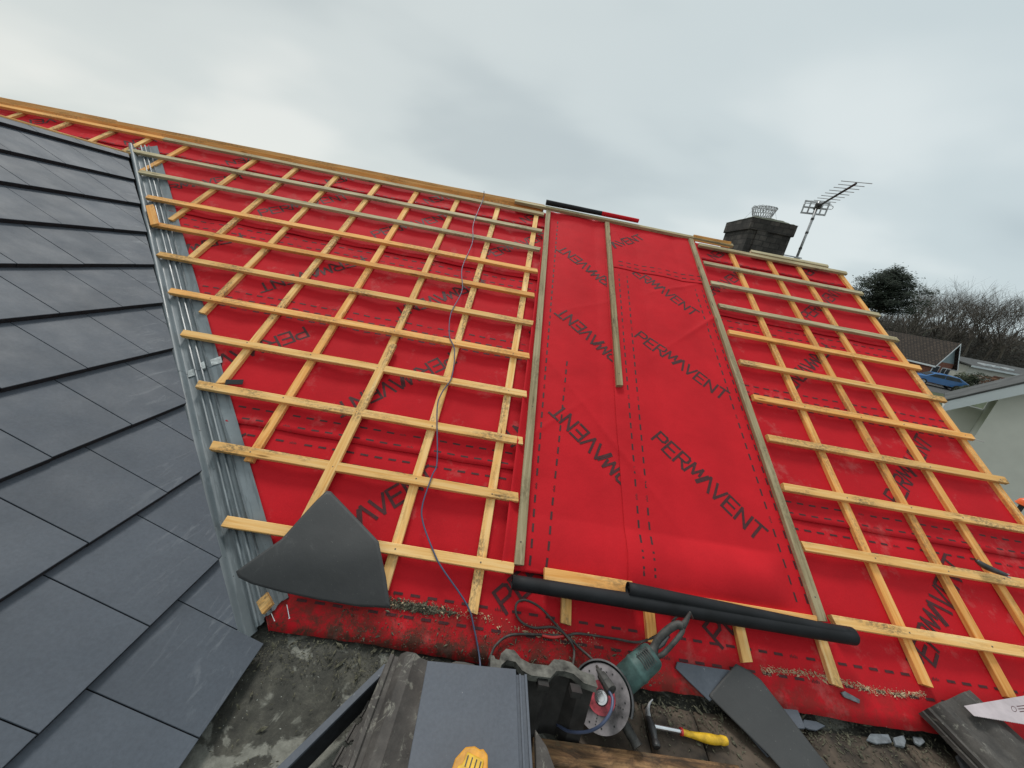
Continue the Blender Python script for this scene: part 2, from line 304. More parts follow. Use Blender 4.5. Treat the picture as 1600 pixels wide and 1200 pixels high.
# ------------------------------------------------------------------ mesh helpers
class MB:
    def __init__(s): s.v = []; s.f = []; s.mi = []
    def add(s, vs, fs, m=0):
        o = len(s.v); s.v += [tuple(p) for p in vs]; s.f += [tuple(i + o for i in f) for f in fs]; s.mi += [m] * len(fs); return s
    def box(s, lo, hi, mat=None, m=0):
        vs = [Vector((x, y, z)) for z in (lo[2], hi[2]) for y in (lo[1], hi[1]) for x in (lo[0], hi[0])]
        if mat is not None: vs = [mat @ p for p in vs]
        return s.add(vs, [(0, 2, 3, 1), (4, 5, 7, 6), (0, 1, 5, 4), (2, 6, 7, 3), (0, 4, 6, 2), (1, 3, 7, 5)], m)
    def prism(s, poly, z0, z1, mat=None, m=0):
        n = len(poly); vs = [Vector((p[0], p[1], z0)) for p in poly] + [Vector((p[0], p[1], z1)) for p in poly]
        if mat is not None: vs = [mat @ p for p in vs]
        fs = [tuple(reversed(range(n))), tuple(range(n, 2 * n))] + [(i, (i + 1) % n, n + (i + 1) % n, n + i) for i in range(n)]
        return s.add(vs, fs, m)
    def tube(s, pts, r, k=8, m=0, cap=True):
        pts = [Vector(p) for p in pts]; rs = r if isinstance(r, (list, tuple)) else [r] * len(pts)
        vs = []; prev = None
        for i, p in enumerate(pts):
            d = (pts[min(i + 1, len(pts) - 1)] - pts[max(i - 1, 0)]); d = d.normalized() if d.length > 1e-9 else Vector((0, 0, 1))
            if prev is None:
                a = d.orthogonal().normalized()
            else:
                a = prev - d * prev.dot(d); a = a.normalized() if a.length > 1e-6 else d.orthogonal().normalized()
            prev = a; b = d.cross(a)
            vs += [p + (a * math.cos(t) + b * math.sin(t)) * rs[i] for t in [2 * math.pi * j / k for j in range(k)]]
        fs = [(i * k + j, i * k + (j + 1) % k, (i + 1) * k + (j + 1) % k, (i + 1) * k + j) for i in range(len(pts) - 1) for j in range(k)]
        if cap: fs += [tuple(reversed(range(k))), tuple(range((len(pts) - 1) * k, len(pts) * k))]
        return s.add(vs, fs, m)
    def lathe(s, prof, k=32, mat=None, m=0):           # prof [(r,z)]
        vs = [Vector((r * math.cos(2 * math.pi * j / k), r * math.sin(2 * math.pi * j / k), z)) for r, z in prof for j in range(k)]
        if mat is not None: vs = [mat @ p for p in vs]
        fs = [(i * k + j, i * k + (j + 1) % k, (i + 1) * k + (j + 1) % k, (i + 1) * k + j) for i in range(len(prof) - 1) for j in range(k)]
        return s.add(vs, fs, m)
    def build(s, name, mats, parent=None, mtx=None, smooth=False, recalc=True):
        me = bpy.data.meshes.new(name); me.from_pydata(s.v, [], s.f)
        for mt in (mats if isinstance(mats, (list, tuple)) else [mats]): me.materials.append(mt)
        me.polygons.foreach_set('material_index', s.mi)
        if recalc:
            bm = bmesh.new(); bm.from_mesh(me); bmesh.ops.recalc_face_normals(bm, faces=bm.faces); bm.to_mesh(me); bm.free()
        if smooth: me.polygons.foreach_set('use_smooth', [True] * len(me.polygons))
        me.update()
        o = bpy.data.objects.new(name, me); col.objects.link(o)
        place(o, mtx, parent); return o
WM = {}
def place(o, mtx=None, parent=None):
    mtx = mtx if mtx is not None else Matrix.Identity(4)
    WM[o.name] = mtx.copy()
    if parent is not None:
        o.parent = parent; o.matrix_parent_inverse = WM[parent.name].inverted()
    o.matrix_basis = mtx
def thing(name, loc, label, cat, group=None):
    o = bpy.data.objects.new(name, None); col.objects.link(o); o.empty_display_size = .1
    place(o, Matrix.Translation(loc)); return tag(o, label, cat, group)
def tag(o, label=None, cat=None, group=None, kind=None):
    if label: o['label'] = label
    if cat: o['category'] = cat
    if group: o['group'] = group
    if kind: o['kind'] = kind
    return o
def smooth_pts(pts, n=8):
    pts = [Vector(p) for p in pts]; P = [pts[0] * 2 - pts[1]] + pts + [pts[-1] * 2 - pts[-2]]; o = []
    for i in range(1, len(P) - 2):
        for k in range(n):
            t = k / n; a, b, c, d = P[i - 1:i + 3]
            o.append(.5 * ((2 * b) + (c - a) * t + (2 * a - 5 * b + 4 * c - d) * t * t + (3 * b - a - 3 * c + d) * t ** 3))
    o.append(pts[-1]); return o
def autosmooth(o, ang=40):
    me = o.data; bm = bmesh.new(); bm.from_mesh(me)
    for f in bm.faces: f.smooth = True
    for e in bm.edges: e.smooth = len(e.link_faces) == 2 and e.calc_face_angle(0) < R(ang)
    bm.to_mesh(me); bm.free(); return o
def bevel(o, w, seg=2, ang=35):
    b = o.modifiers.new('bevel', 'BEVEL'); b.width = w; b.segments = seg; b.limit_method = 'ANGLE'; b.angle_limit = R(ang); return o

def gridsurf(f, u0, u1, v0, v1, nu, nv):
    def g(u, v):
        a = min(max((u - u0) / (u1 - u0) * nu, 0), nu - 1e-6); b = min(max((v - v0) / (v1 - v0) * nv, 0), nv - 1e-6); i, j = int(a), int(b); a -= i; b -= j
        q = lambda i, j: f(u0 + (u1 - u0) * i / nu, v0 + (v1 - v0) * j / nv)
        return (q(i, j) * (1 - a) + q(i + 1, j) * a) * (1 - b) + (q(i, j + 1) * (1 - a) + q(i + 1, j + 1) * a) * b
    return g
rnd = random.Random(4)
def timber(name, mat, L_, w, t, mtx, parent, seed=0, jag=0.0, bow=0.0):
    """A sawn batten: length along local X from 0..L_, width Y, thickness Z (top at z=0)."""
    r = random.Random(seed); n = max(2, int(L_ / .25)); c = .0022; mb = MB(); vs = []
    prof = [(-w / 2 + c, -t), (w / 2 - c, -t), (w / 2, -t + c), (w / 2, -c), (w / 2 - c, 0), (-w / 2 + c, 0), (-w / 2, -c), (-w / 2, -t + c)]
    ph = r.uniform(0, 6.3); cut = r.uniform(-.006, .006)
    for i in range(n + 1):
        x = L_ * i / n; b = bow * math.sin(math.pi * i / n + ph * .1)
        jy = r.uniform(-.0008, .0008); jz = r.uniform(-.0006, .0006)
        for (y, z) in prof:
            xx = x + ((cut * y / w * 2) if i in (0, n) else 0) + (r.uniform(-.001, .001) if i in (0, n) else 0)
            vs.append((xx, y + b + jy, z + jz))
    fs = [(i * 8 + j, i * 8 + (j + 1) % 8, (i + 1) * 8 + (j + 1) % 8, (i + 1) * 8 + j) for i in range(n) for j in range(8)]
    fs += [tuple(reversed(range(8))), tuple(range(n * 8, n * 8 + 8))]
    mb.add(vs, fs); return mb.build(name, mat, parent, mtx)

# ------------------------------------------------------------------ ground
g = MB(); NG = 60
xs = [-400 + 1400 * (i / NG) for i in range(NG + 1)]; ys = [-300 + 1500 * (j / NG) for j in range(NG + 1)]
def gz_(x, y):
    d = math.hypot(x, y); return max(0, d - 95) * .03 + (noise.noise(Vector((x * .01, y * .01, 3))) * min(2.5, max(0, d - 90) * .03))
g.add([(x, y, gz_(x, y)) for y in ys for x in xs], [(j * (NG + 1) + i, j * (NG + 1) + i + 1, (j + 1) * (NG + 1) + i + 1, (j + 1) * (NG + 1) + i) for j in range(NG) for i in range(NG)])
tag(g.build('ground', M['grass'], smooth=True), kind='structure')

# ================================================================== THE HOUSE
house = thing('house', (0, 2.5, 0), 'bungalow roof being re-covered, red membrane and new battens beside a finished grey slated wing', 'house')
def rpart(name, mb, mat, w=0, **k): return mb.build(name, mat, house, MR, **k)
# structural decks and walls (below the membrane)
RU0, RU1, RV1 = -8.5, 3.36, 3.755
d = MB(); d.box((RU0, .09, -.10), (RU1, RV1, -.064)); rpart('roof_deck', d, M['dark_void'])
MB2 = frame(U, Vector((0, -math.cos(PITCH), math.sin(PITCH))), Vector((0, math.sin(PITCH), math.cos(PITCH))), rp(0, RV1, -.062) - Vector((0, 0, 0)))
d = MB(); d.box((RU0, -4.2, -.04), (RU1, 0, 0)); d.build('back_roof', M['darkgrey'], house, MB2)
d = MB(); y0 = rp(0, .28, -.1).y; zt = rp(0, .28, -.1).z
d.box((RU0 + .2, y0, 0), (RU1 - .12, y0 + .25, zt)); yb = 2 * rp(0, RV1, 0).y - y0
d.box((RU0 + .2, yb - .25, 0), (RU1 - .12, yb, zt))
rz = rp(0, RV1, -.12).z; ym = rp(0, RV1, 0).y
d.prism([(y0, 0), (yb, 0), (yb, zt), (ym, rz), (y0, zt)], RU1 - .37, RU1 - .121, frame((0, 1, 0), (0, 0, 1), (1, 0, 0), (0, 0, 0)))
d.build('wall', M['render'], house)

# --- membranes -----------------------------------------------------
LAPS = [0, .84, 1.70, 2.57, 3.43]
COUNTERS = [-8.05, -7.65, -7.25, -6.83, -6.43, -6.0, -5.55, -5.12, -4.66, -4.23, -3.87, -3.50, -2.82, -2.401, -1.995, -1.575, -1.181, -.763, -.345, .055, .467, .855, 1.281, 1.68, 2.126, 2.535, 2.856, 3.325]
def msurf(u, v, ci=0):
    w = -.0505
    near = min(abs(u - c) for c in COUNTERS)
    w -= .0055 * min(1, near / .2) ** 1.5 * (1 + .5 * noise.noise(Vector((u * 1.5, v * 1.5, 1))))
    w += .0032 * noise.noise(Vector((u * 5, v * 9, 2))) * min(1, near / .08)
    w += .0015 * ci
    L0 = LAPS[ci]
    # the lower edge of each lap lifts a little between battens
    if ci > 0:
        e = max(0, 1 - (v - L0) / .07); w += e * (.005 + .009 * max(0, noise.noise(Vector((u * 2.3, ci * 7, 0))) + .25))
    else:
        e = max(0, 1 - v / .12); w += e * (.004 + .006 * noise.noise(Vector((u * 2.6, 5, 0)))) - (0.005 * max(0, 1 - v / .03) if v < .03 else 0)
    return w
def valley_u(v): return -.829 - (v + .033) * (3.027 / 3.466)      # left edge of the trough, in roof coordinates
MEM = []; MS = []
for ci, L0 in enumerate(LAPS):
    v0 = L0; v1 = min(L0 + 1.0, RV1 - .01); mb = MB()
    uL = valley_u(v1) - .02 if ci < 3 else RU0
    if L0 >= 2: uL = RU0
    nu = int((RU1 - uL) / .035); nv = int((v1 - v0) / .035)
    vs = []
    for j in range(nv + 1):
        for i in range(nu + 1):
            v = v0 + (v1 - v0) * j / nv; u = uL + (RU1 - uL) * i / nu
            vo = v
            if j == 0: v += .004 * noise.noise(Vector((u * 3, ci, 4)))
            if ci == 0 and j == 0: v += .012 * noise.noise(Vector((u * 1.3, 9, 4))) + .005 * noise.noise(Vector((u * 17, 9, 4))) - .012
            if (ci < 3 or vo < 3.34) and u < valley_u(v) + (.17 if ci else .11): u = valley_u(v) + (.17 if ci else .11)
            vs.append((u, v, msurf(u, vo, ci)))
    fs = [(j * (nu + 1) + i, j * (nu + 1) + i + 1, (j + 1) * (nu + 1) + i + 1, (j + 1) * (nu + 1) + i) for j in range(nv) for i in range(nu)]
    mb.add(vs, fs); o = mb.build('roof_membrane', M['membrane'], house, MR, smooth=True)
    md = o.modifiers.new('solid', 'SOLIDIFY'); md.thickness = .0012; md.offset = -1
    MEM.append(o); MS.append(gridsurf(lambda u, v, ci=ci: msurf(u, v, ci), uL, RU1, v0, v1, nu, nv))

# lettering built as thin raised strokes: name printed diagonally on the membrane
GLY = {'P': [[(0, 0), (0, 1), (.8, 1), (1, .88), (1, .6), (.8, .47), (0, .47)]],
       'E': [[(1, 1), (0, 1), (0, 0), (1, 0)], [(0, .52), (.85, .52)]],
       'R': [[(0, 0), (0, 1), (.8, 1), (1, .88), (1, .62), (.8, .5), (0, .5)], [(.45, .5), (1.05, 0)]],
       'M': [[(-.08, 0), (.14, 1), (.58, .25), (1.02, 1), (1.14, .45)]],
       'A': [[(.02, 0), (.60, 1), (1.20, 0)], [(-.12, .05), (.36, .9)]],
       'V': [[(-.02, 1), (.52, 0), (1.04, 1)]],
       'N': [[(0, 0), (0, 1), (1, 0), (1, 1)]],
       'T': [[(0, 1), (1.05, 1)], [(.52, 1), (.52, 0)]]}
def strokes(mb, surf, u, v, ang, length=.785, hgt=.098, lim=None, wt=.0150, text='PERMAVENT'):
    ca, sa = math.cos(R(ang)), math.sin(R(ang)); adv = length / len(text); gw = adv * .76; k = 0
    for i, ch in enumerate(text):
        for line in GLY[ch]:
            pts = [(i * adv + x * gw, y * hgt) for x, y in line]
            for (x0, y0_), (x1, y1_) in zip(pts, pts[1:]):
                dx, dy = x1 - x0, y1_ - y0_; l = math.hypot(dx, dy); dx /= l; dy /= l; k += 1
                x0_, y0__, x1_, y1__ = x0 - dx * wt * .4, y0_ - dy * wt * .4, x1 + dx * wt * .4, y1_ + dy * wt * .4
                ns = max(1, int(l / .02)); vs = []; bad = False
                for s_ in range(ns + 1):
                    f = s_ / ns; cx = x0_ + (x1_ - x0_) * f; cy = y0__ + (y1__ - y0__) * f
                    for sg in (-1, 1):
                        px, py = cx - dy * sg * wt / 2, cy + dx * sg * wt / 2
                        uu, vv = u + px * ca - py * sa, v + px * sa + py * ca
                        if lim and not (lim[0] < uu < lim[1] and lim[2] < vv < lim[3]): bad = True
                        w = surf(uu, vv) + .0017 + .00006 * (k % 12)
                        vs.append((uu, vv, w))
                if bad: continue
                mb.add(vs, [(2 * q, 2 * q + 2, 2 * q + 3, 2 * q + 1) for q in range(ns)])
def dashes(mb, surf, a, b, pitch=.0755, ln=.042, wt=.0105, skip=None, seed=0, fine=True):
    a = Vector(a); b = Vector(b); d = (b - a); n = int(d.length / pitch); d.normalize(); p = Vector((-d.y, d.x)); r = random.Random(seed)
    for i in range(n):
        c = a + d * (i + .2) * pitch
        if skip and skip(c.x, c.y): continue
        if i % 9 == 5:        # the little width figure between the dashes
            for q in range(5):
                x0 = c + d * (q * .0075); vs = []
                for (s_, t_) in ((0, -.6), (.0035, -.6), (.0035, .6 if q % 2 else .2), (0, .6 if q % 2 else .2)):
                    w_ = x0 + d * s_ + p * t_ * wt; vs.append((w_.x, w_.y, surf(w_.x, w_.y) + .0017))
                mb.add(vs, [(0, 1, 2, 3)])
            continue
        vs = [(w_.x, w_.y, surf(w_.x, w_.y) + .0017) for w_ in (c - p * wt / 2, c + d * ln - p * wt / 2, c + d * ln + p * wt / 2, c + p * wt / 2)]
        mb.add(vs, [(0, 1, 2, 3)])
inval = lambda u, v: u < valley_u(v) + .12
PER = .985
rows = {0: [(.205, .175, 45, 1)], 1: [(-.385, 1.600, 225, 1)], 2: [(-.325, 2.462, 225, 1)], 3: [(-.306, 2.756, 45, 1)], 4: [(-.15 + .52, 3.51 + .52, 225, 1)]}
DR = {0: [.105, .185], 1: [.875, .943], 2: [1.745, 1.81], 3: [], 4: [3.455]}
DR[0] += [.787, .72]; DR[1] += [1.66]; DR[2] += [2.445, 2.525]; DR[3] += [3.40]
for ci, o in enumerate(MEM):
    top = LAPS[ci + 1] if ci < 4 else RV1 - .02
    sf = MS[ci]
    mb = MB(); (bu, bv, an, _), = rows[ci]
    for k in range(-9, 4):
        u = bu + PER * k
        if ci == 1 and k == 3: continue
        uL = RU0 if ci > 2 else -9
        if ci <= 3 and (inval(u - (.25 if an == 225 else 0), bv - (.25 if an == 225 else 0))) and u < -4 and ci < 3: continue
        class LM: pass
        strokes(mb, sf, u, bv, an, lim=(max(RU0, valley_u(LAPS[ci]) if False else RU0), 3.34, LAPS[ci] + .005, top - .005))
    if ci == 1: strokes(mb, sf, 2.525, 1.035, 45, lim=(0, 3.34, .85, 1.69))
    # drop strokes that would lie in the valley
    keep = [k for k, f in enumerate(mb.f) if not inval(mb.v[f[0]][0], mb.v[f[0]][1]) or ci > 2]
    mb.f = [mb.f[k] for k in keep]; mb.mi = [0] * len(keep)
    mb.build('lettering', M['print'], o, MR)
    mb = MB()
    for q, vv in enumerate(DR[ci]):
        dashes(mb, sf, (max(RU0, valley_u(vv) + .1) if ci < 3 else RU0, vv), (3.33, vv), seed=q)
    if mb.f: mb.build('lap_marks', M['print'], o, MR)

# --- counter battens (up the rafters) --------------------------------
def counter(u, v0, v1, mat='batten', seed=0, du=0, w=.046):
    m = MR @ frame(V, -U, NN, (0, 0, 0)).to_3x3().to_4x4() if False else None
    p0 = rp(u, v0, -.0252); p1 = rp(u + du, v1, -.0252); ax = (p1 - p0).normalized(); yy = NN.cross(ax).normalized()
    return timber('counter_batten', M[mat], (p1 - p0).length, w, .0245, frame(ax, yy, NN, p0), house, seed)
def vtop(u): return -.033 + (-.829 - u) * (3.466 / 3.027)
ends = {-.345: .19, .055: .155, .467: .168, .855: .15, 1.281: .134, 1.68: .10, 2.126: .152, 2.535: .154, 2.856: .16, 3.325: -.01}
lend = {-1.181: .64, -1.575: 1.055, -1.995: 1.545, -2.401: 2.03, -2.82: 2.44, -3.50: 2.75, -.763: 1.39}
for i, u in enumerate(COUNTERS):
    top = 3.70
    if u < -3.6: v0 = 3.0; 
    else: v0 = ends.get(u, lend.get(u, .15))
    if abs(u + 3.50) < .01: v0 = 3.05
    counter(u, v0, top if u < .2 or u > 1.7 else 3.62, 'orange_batten' if u > 2 or i % 5 == 1 else 'batten', seed=i, w=.046 if u < 2 else .048)
counter(-.775, .40, 1.555, 'batten', 77, .03, .05)       # spliced piece, lies on top of the battens
bpy.data.objects[-1] if False else None
sp = [o for o in bpy.data.objects if o.name.startswith('counter_batten')][-1]

# --- tiling battens -----------------------------------------------------
def batten(v, u0, u1, mat, seed, w=.0475, dv=0, off=0.0):
    p0 = rp(u0, v, off); p1 = rp(u1, v + dv, off); ax = (p1 - p0).normalized(); yy = NN.cross(ax).normalized()
    return timber('batten', M[mat], (p1 - p0).length, w, .0248, frame(ax, yy, NN, p0), house, seed)
rowv = {1: 3.640, 2: 3.305, 3: 2.985, 4: 2.655, 5: 2.325, 6: 2.000, 7: 1.668, 8: 1.343, 9: 1.010, 10: .680, 11: .348}
left0 = {2: -3.80, 3: -3.463, 4: -3.144, 5: -2.867, 6: -2.582, 7: -2.271, 8: -1.97, 9: -1.662, 10: -1.376, 11: -1.11}
rend = {1: 3.37, 2: 3.378, 3: 3.382, 4: 3.375, 5: 3.385, 6: 3.39, 7: 3.383, 8: 3.385, 9: 3.38, 10: 3.385, 11: 3.38}
rst = {1: 1.765, 2: 1.745, 3: 1.745, 4: 1.745, 5: 1.746, 6: 1.75, 7: 1.755, 8: 1.755, 9: 1.739, 10: 1.727, 11: 1.75}
lre = {1: .13, 2: .132, 3: .137, 4: .139, 5: .139, 6: .157, 7: .160, 8: .172, 9: .182, 10: .193, 11: .21}
for k, v in rowv.items():
    if k == 1:
        batten(v + .085, RU0, -3.72, 'orange_batten', 101, dv=-.06); batten(v + .022, -3.715, lre[1], 'treated', 102, dv=-.022)
    else:
        batten(v + (.018 if k < 4 else 0), left0[k], lre[k], 'treated' if k < 4 else ('orange_batten' if k in (4, 5, 7) else 'batten'), 110 + k, dv=-.012 if k < 4 else 0)
    batten(v, rst[k], rend[k], 'treated' if k < 5 else ('orange_batten' if k in (5, 7) else 'batten'), 130 + k, dv=0)
batten(3.715, 2.35, 3.20, 'treated', 150, off=-.002)
# ridge board on edge, and the pieces over the centre strip
def ridge_piece(u0, u1, v, h, mat, seed, t=.024, lift=0):
    p0 = rp(u0, v, lift); ax = U; yy = Vector((0, 0, 1))
    return timber('ridge_board', M[mat], u1 - u0, h, t, frame(ax, yy, Vector((0, -1, 0)), p0 + Vector((0, 0, h / 2 - .02))), house, seed)
ridge_piece(RU0, -4.3, 3.775, .090, 'ridge', 160, lift=-.045); ridge_piece(-4.297, .12, 3.765, .086, 'ridge', 161, lift=-.045)
ridge_piece(RU0, .10, 3.745, .066, 'orange_batten', 162, t=.02, lift=-.045)
ridge_piece(1.72, 2.12, 3.725, .06, 'orange_batten', 163)

# --- valley trough ------------------------------------------------------
vd2 = Vector((-.6577, .7533)); vn2 = Vector((.7533, .6577))
prof = [(-.040, .004), (-.034, .030), (-.026, .040), (-.016, .044), (-.006, .040), (.001, .028), (.003, .006), (.010, .0), (.045, 0), (.047, .015), (.052, .018), (.057, .015), (.059, .002), (.075, .002), (.077, .015), (.082, .018), (.087, .015), (.089, .002), (.105, .002), (.107, .013), (.112, .016), (.117, .001), (.128, 0), (.150, .001), (.174, .003)]
def trough(t0, t1, lift, ragged, name='valley_trough'):
    mb = MB(); n = int((t1 - t0) / .05); vs = []
    for i in range(n + 1):
        t = t0 + (t1 - t0) * i / n
        for (a, b) in prof:
            tt = t + (ragged * (.10 * a / .2 - .02 + .012 * noise.noise(Vector((a * 40, 0, 0)))) if i == 0 else 0)
            p = Vector((-.829, -.033)) + vd2 * tt + vn2 * (a + .004)
            vs.append((p.x, p.y, -.0425 + b + lift))
    m = len(prof); mb.add(vs, [(i * m + j, i * m + j + 1, (i + 1) * m + j + 1, (i + 1) * m + j) for i in range(n) for j in range(m - 1)])
    o = mb.build(name, M['trough'], house, MR, smooth=True); autosmooth(o, 50)
    md = o.modifiers.new('solid', 'SOLIDIFY'); md.thickness = .0015
    return o
trough(-.02, 1.52, 0, 1); tr2 = trough(1.47, 4.62, .0022, 0)
for a0, a1, tt in ((.012, .045, 1.44), (.085, .103, 1.46), (.130, .185, 1.475)):
    mb = MB(); p = [Vector((-.829, -.033)) + vd2 * t + vn2 * (a + .004) for t, a in ((tt, a0), (tt, a1), (tt + .055, a1), (tt + .05, a0))]
    mb.prism([(q.x, q.y) for q in p], -.0385, -.0370 + (.012 if a0 == .085 else 0)); mb.build('joint_tape', M['tape'], tr2, MR)

# --- wing roof: courses of flat interlocking slates ----------------------
def cut_y(s): return 1.162 - .794 * (s + .265) - .004
GA = .346; TW = .290
tiles = MB(); batt = MB()
def clip(poly, a, b, c):         # keep a*x+b*y<=c
    o = []
    for i in range(len(poly)):
        p, q = poly[i], poly[(i + 1) % len(poly)]; fp = a * p[0] + b * p[1] - c; fq = a * q[0] + b * q[1] - c
        if fp <= 0: o.append(p)
        if (fp < 0 < fq) or (fq < 0 < fp):
            t = fp / (fp - fq); o.append((p[0] + (q[0] - p[0]) * t, p[1] + (q[1] - p[1]) * t))
    return o
tr = random.Random(8)
for k in range(11):
    tail = .083 - GA * k; headL = .385
    if tail - headL < -3.46 and tail < -3.4: continue
    ph = (.966 if k % 2 == 0 else 1.140) + (-.012 if k > 5 else 0)
    for j in range(-9, 14):
        y1 = ph + TW * j; y0_ = y1 - TW + .0026
        if y0_ < -1.3 or y0_ > 4.3: continue
        s0, s1 = max(tail - headL, -3.46), tail
        tl = tr.uniform(-.0016, .0016); poly = [(s0, y0_), (s1, y0_), (s1 + tl * 0, y1), (s0, y1)]
        if not (k == 0 and j <= 0):
            poly = clip(poly, .794, 1, 1.162 - .794 * .265 - .004)
        if len(poly) < 3: continue
        area = abs(sum(poly[i][0] * poly[(i + 1) % len(poly)][1] - poly[(i + 1) % len(poly)][0] * poly[i][1] for i in range(len(poly)))) / 2
        if area < .0008: continue
        rise = .030; z = lambda s, q=0: -.0225 + rise * (s - (tail - headL)) / headL + q
        dz = tr.uniform(-.0006, .0006); n = len(poly)
        bot = [(s + tl, y, z(s) + dz - (.027 if s > tail - .01 else .009)) for s, y in poly]; topv = [(s + tl, y, z(s) + dz) for s, y in poly]  # tail deepened so its dark edge fills the shadow gap below
        # small arris on the top edge
        c = (sum(p[0] for p in poly) / n, sum(p[1] for p in poly) / n)
        ins = [(p[0] + tl + (c[0] - p[0]) * .008, p[1] + (c[1] - p[1]) * .008, z(p[0]) + dz) for p in poly]
        topv = [(x, y, zz - .0018) for x, y, zz in topv]
        o_ = len(tiles.v)
        tiles.add(bot + topv + ins, [tuple(reversed(range(n))), tuple(range(2 * n, 3 * n))] + [(i, (i + 1) % n, n + (i + 1) % n, n + i) for i in range(n)] + [(n + i, n + (i + 1) % n, 2 * n + (i + 1) % n, 2 * n + i) for i in range(n)],
                  0)
        # cut/tail edges near-black: shadow gap under each course painted in
        q0 = len(tiles.mi) - 2 * n
        for i in range(n): tiles.mi[q0 + i] = 1
ts = tiles.build('slated_slope', [M['slate'], M['slate_edge']], house, MWG)
d = MB(); d.prism([(-3.46, -1.3), (.03, -1.3), (.03, .90), (-3.46, 3.66)], -.10, -.052); d.build('wing_deck', M['dark_void'], house, MWG)
d = MB()
for k in range(11):
    s = .083 - GA * k - .035; d.box((s - .04, -1.3, -.052), (s, min(.93 if k == 0 else 9, cut_y(s) - .03), -.036))
d.build('wing_battens', M['dark_void'], house, MWG)
# far slope of the wing and the light ridge batten
MW2 = frame(Vector((-WD.x, 0, WD.z)), WY, Vector((-WN.x, 0, WN.z)), MWG @ Vector((-3.47, 0, -.02)))
d = MB(); d.box((0, -1.3, -.03), (3.6, 3.9, 0)); d.build('wing_back_slope', M['slate'], house, MW2)
p0 = MWG @ Vector((-3.478, -1.3, .004)); timber('wing_ridge_batten', M['batten'], 5.18, .03, .03, frame(WY, Vector((-1, 0, 0)), (0, 0, 1), p0), house, 300)
# grey mossy eaves fascia under wing and wall
d = MB(); xw = (MWG @ Vector((-.22, 0, 0))).x
d.box((xw - .25, -1.2, 0), (xw, 1.2, Z0 - 1.78)); d.build('wing_wall', M['render'], house)

# --- chimney -------------------------------------------------------------
YC = 4.45
c0 = aty(1178, 337, YC); XC = c0.x; ZC = c0.z
c1 = aty(1248, 352, YC); WX = c1.x - c0.x; WYc = .56
ch = MB()
cap_h = .135
ch.box((XC + .020, YC + .020, 2.0 + Z0 - 4.3 + 1.5), (XC + WX - .020, YC + WYc - .020, ZC - cap_h))
chim = ch.build('chimney', M['chimbrick'], house)
cc = MB(); cc.box((XC, YC, ZC - cap_h), (XC + WX, YC + WYc, ZC - .012)); cc.build('corbel', M['chimbrick'], chim); 
bevel([o for o in col.objects if o.name.startswith('corbel')][0], .008)
cc = MB(); cc.box((XC + .10, YC + .002, ZC - cap_h - .30), (XC + .22, YC + .019, ZC - cap_h)); cc.build('brick_pier', M['chimbrick'], chim)
# mortar flaunching: low uneven dome
f_ = MB(); n = 14; vs = []
for j in range(n + 1):
    for i in range(n + 1):
        a, b = i / n, j / n; e = min(a, 1 - a, b, 1 - b)
        vs.append((XC - .004 + (WX + .008) * a, YC - .004 + (WYc + .008) * b, ZC - .014 + min(.045, e * .22) + .012 * noise.noise(Vector((a * 5, b * 5, 0))) * (e > 0)))
f_.add(vs, [(j * (n + 1) + i, j * (n + 1) + i + 1, (j + 1) * (n + 1) + i + 1, (j + 1) * (n + 1) + i) for j in range(n) for i in range(n)])
f_.build('flaunching', M['chimcap'], chim, smooth=True)
# wire bird guard
wg = MB(); gc = aty(1190, 340, YC + .22); gc.z = ZC + .015
def gp(a, h):
    r = .085 + .045 * h + .006 * noise.noise(Vector((math.cos(a) * 2, math.sin(a) * 2, h * 3)))
    return Vector((gc.x + r * math.cos(a), gc.y + r * math.sin(a), gc.z + .128 * h * (1 + .04 * math.cos(a))))
for i in range(26):
    a = 2 * math.pi * i / 26
    for s_ in (-1, 1): wg.tube([gp(a + s_ * .36 * h, h) for h in (0, .25, .5, .75, 1)], .0026, 3)
for h in (0, .5, 1): wg.tube([gp(2 * math.pi * i / 24, h) for i in range(25)], .0028, 4)
for i in range(-4, 5):
    x = i * .027; y_ = math.sqrt(max(0, .125 ** 2 - x * x)); r_ = lambda a, b: Vector((gc.x + a, gc.y + b, gc.z + .136 + .012 * noise.noise(Vector((a * 20, b * 20, 1)))))
    wg.tube([r_(x, -y_ + 2 * y_ * t) for t in (0, .25, .5, .75, 1)], .0018, 3); wg.tube([r_(-y_ + 2 * y_ * t, x) for t in (0, .25, .5, .75, 1)], .0018, 3)
wg.build('wire_guard', M['wire'], chim)
wg = MB()
for (a, b) in ((-.17, .0), (.20, .02)): wg.tube([Vector((gc.x + a * .6, gc.y, gc.z + .13)), Vector((gc.x + a * 1.15, gc.y + b, gc.z - .02))], .0014, 3)
wg.build('tie_wire', M['wire'], chim)

# ================================================================== TV aerial (strapped to the chimney)
mb_ = aty(1241, 412, 4.62); mt_ = aty(1279, 320, 4.62); mt_.x = mb_.x
ae = thing('tv_aerial', mb_, 'grey television aerial on a leaning pole strapped beside the black chimney', 'aerial')
a = MB(); a.tube([mb_ - Vector((0, 0, .12)), mt_ + Vector((0, 0, .04))], .0135, 10); a.build('mast', M['alu'], ae, smooth=True)
a = MB()
for f in (.25, .52, .75): a.tube([mb_.lerp(mt_, f), mb_.lerp(mt_, f + .035)], .0165, 8)
a.build('cable_tape', M['blackplastic'], ae)
a = MB(); bz = mb_.z + .07
a.box((XC + WX - .03, mb_.y - .02, bz - .006), (mb_.x + .05, mb_.y - .010, bz + .006)); a.box((XC + WX - .034, mb_.y - .06, bz - .03), (XC + WX - .028, mb_.y + .04, bz + .05)); a.box((mb_.x - .02, mb_.y + .010, bz - .010), (mb_.x + .05, mb_.y + .02, bz + .010))
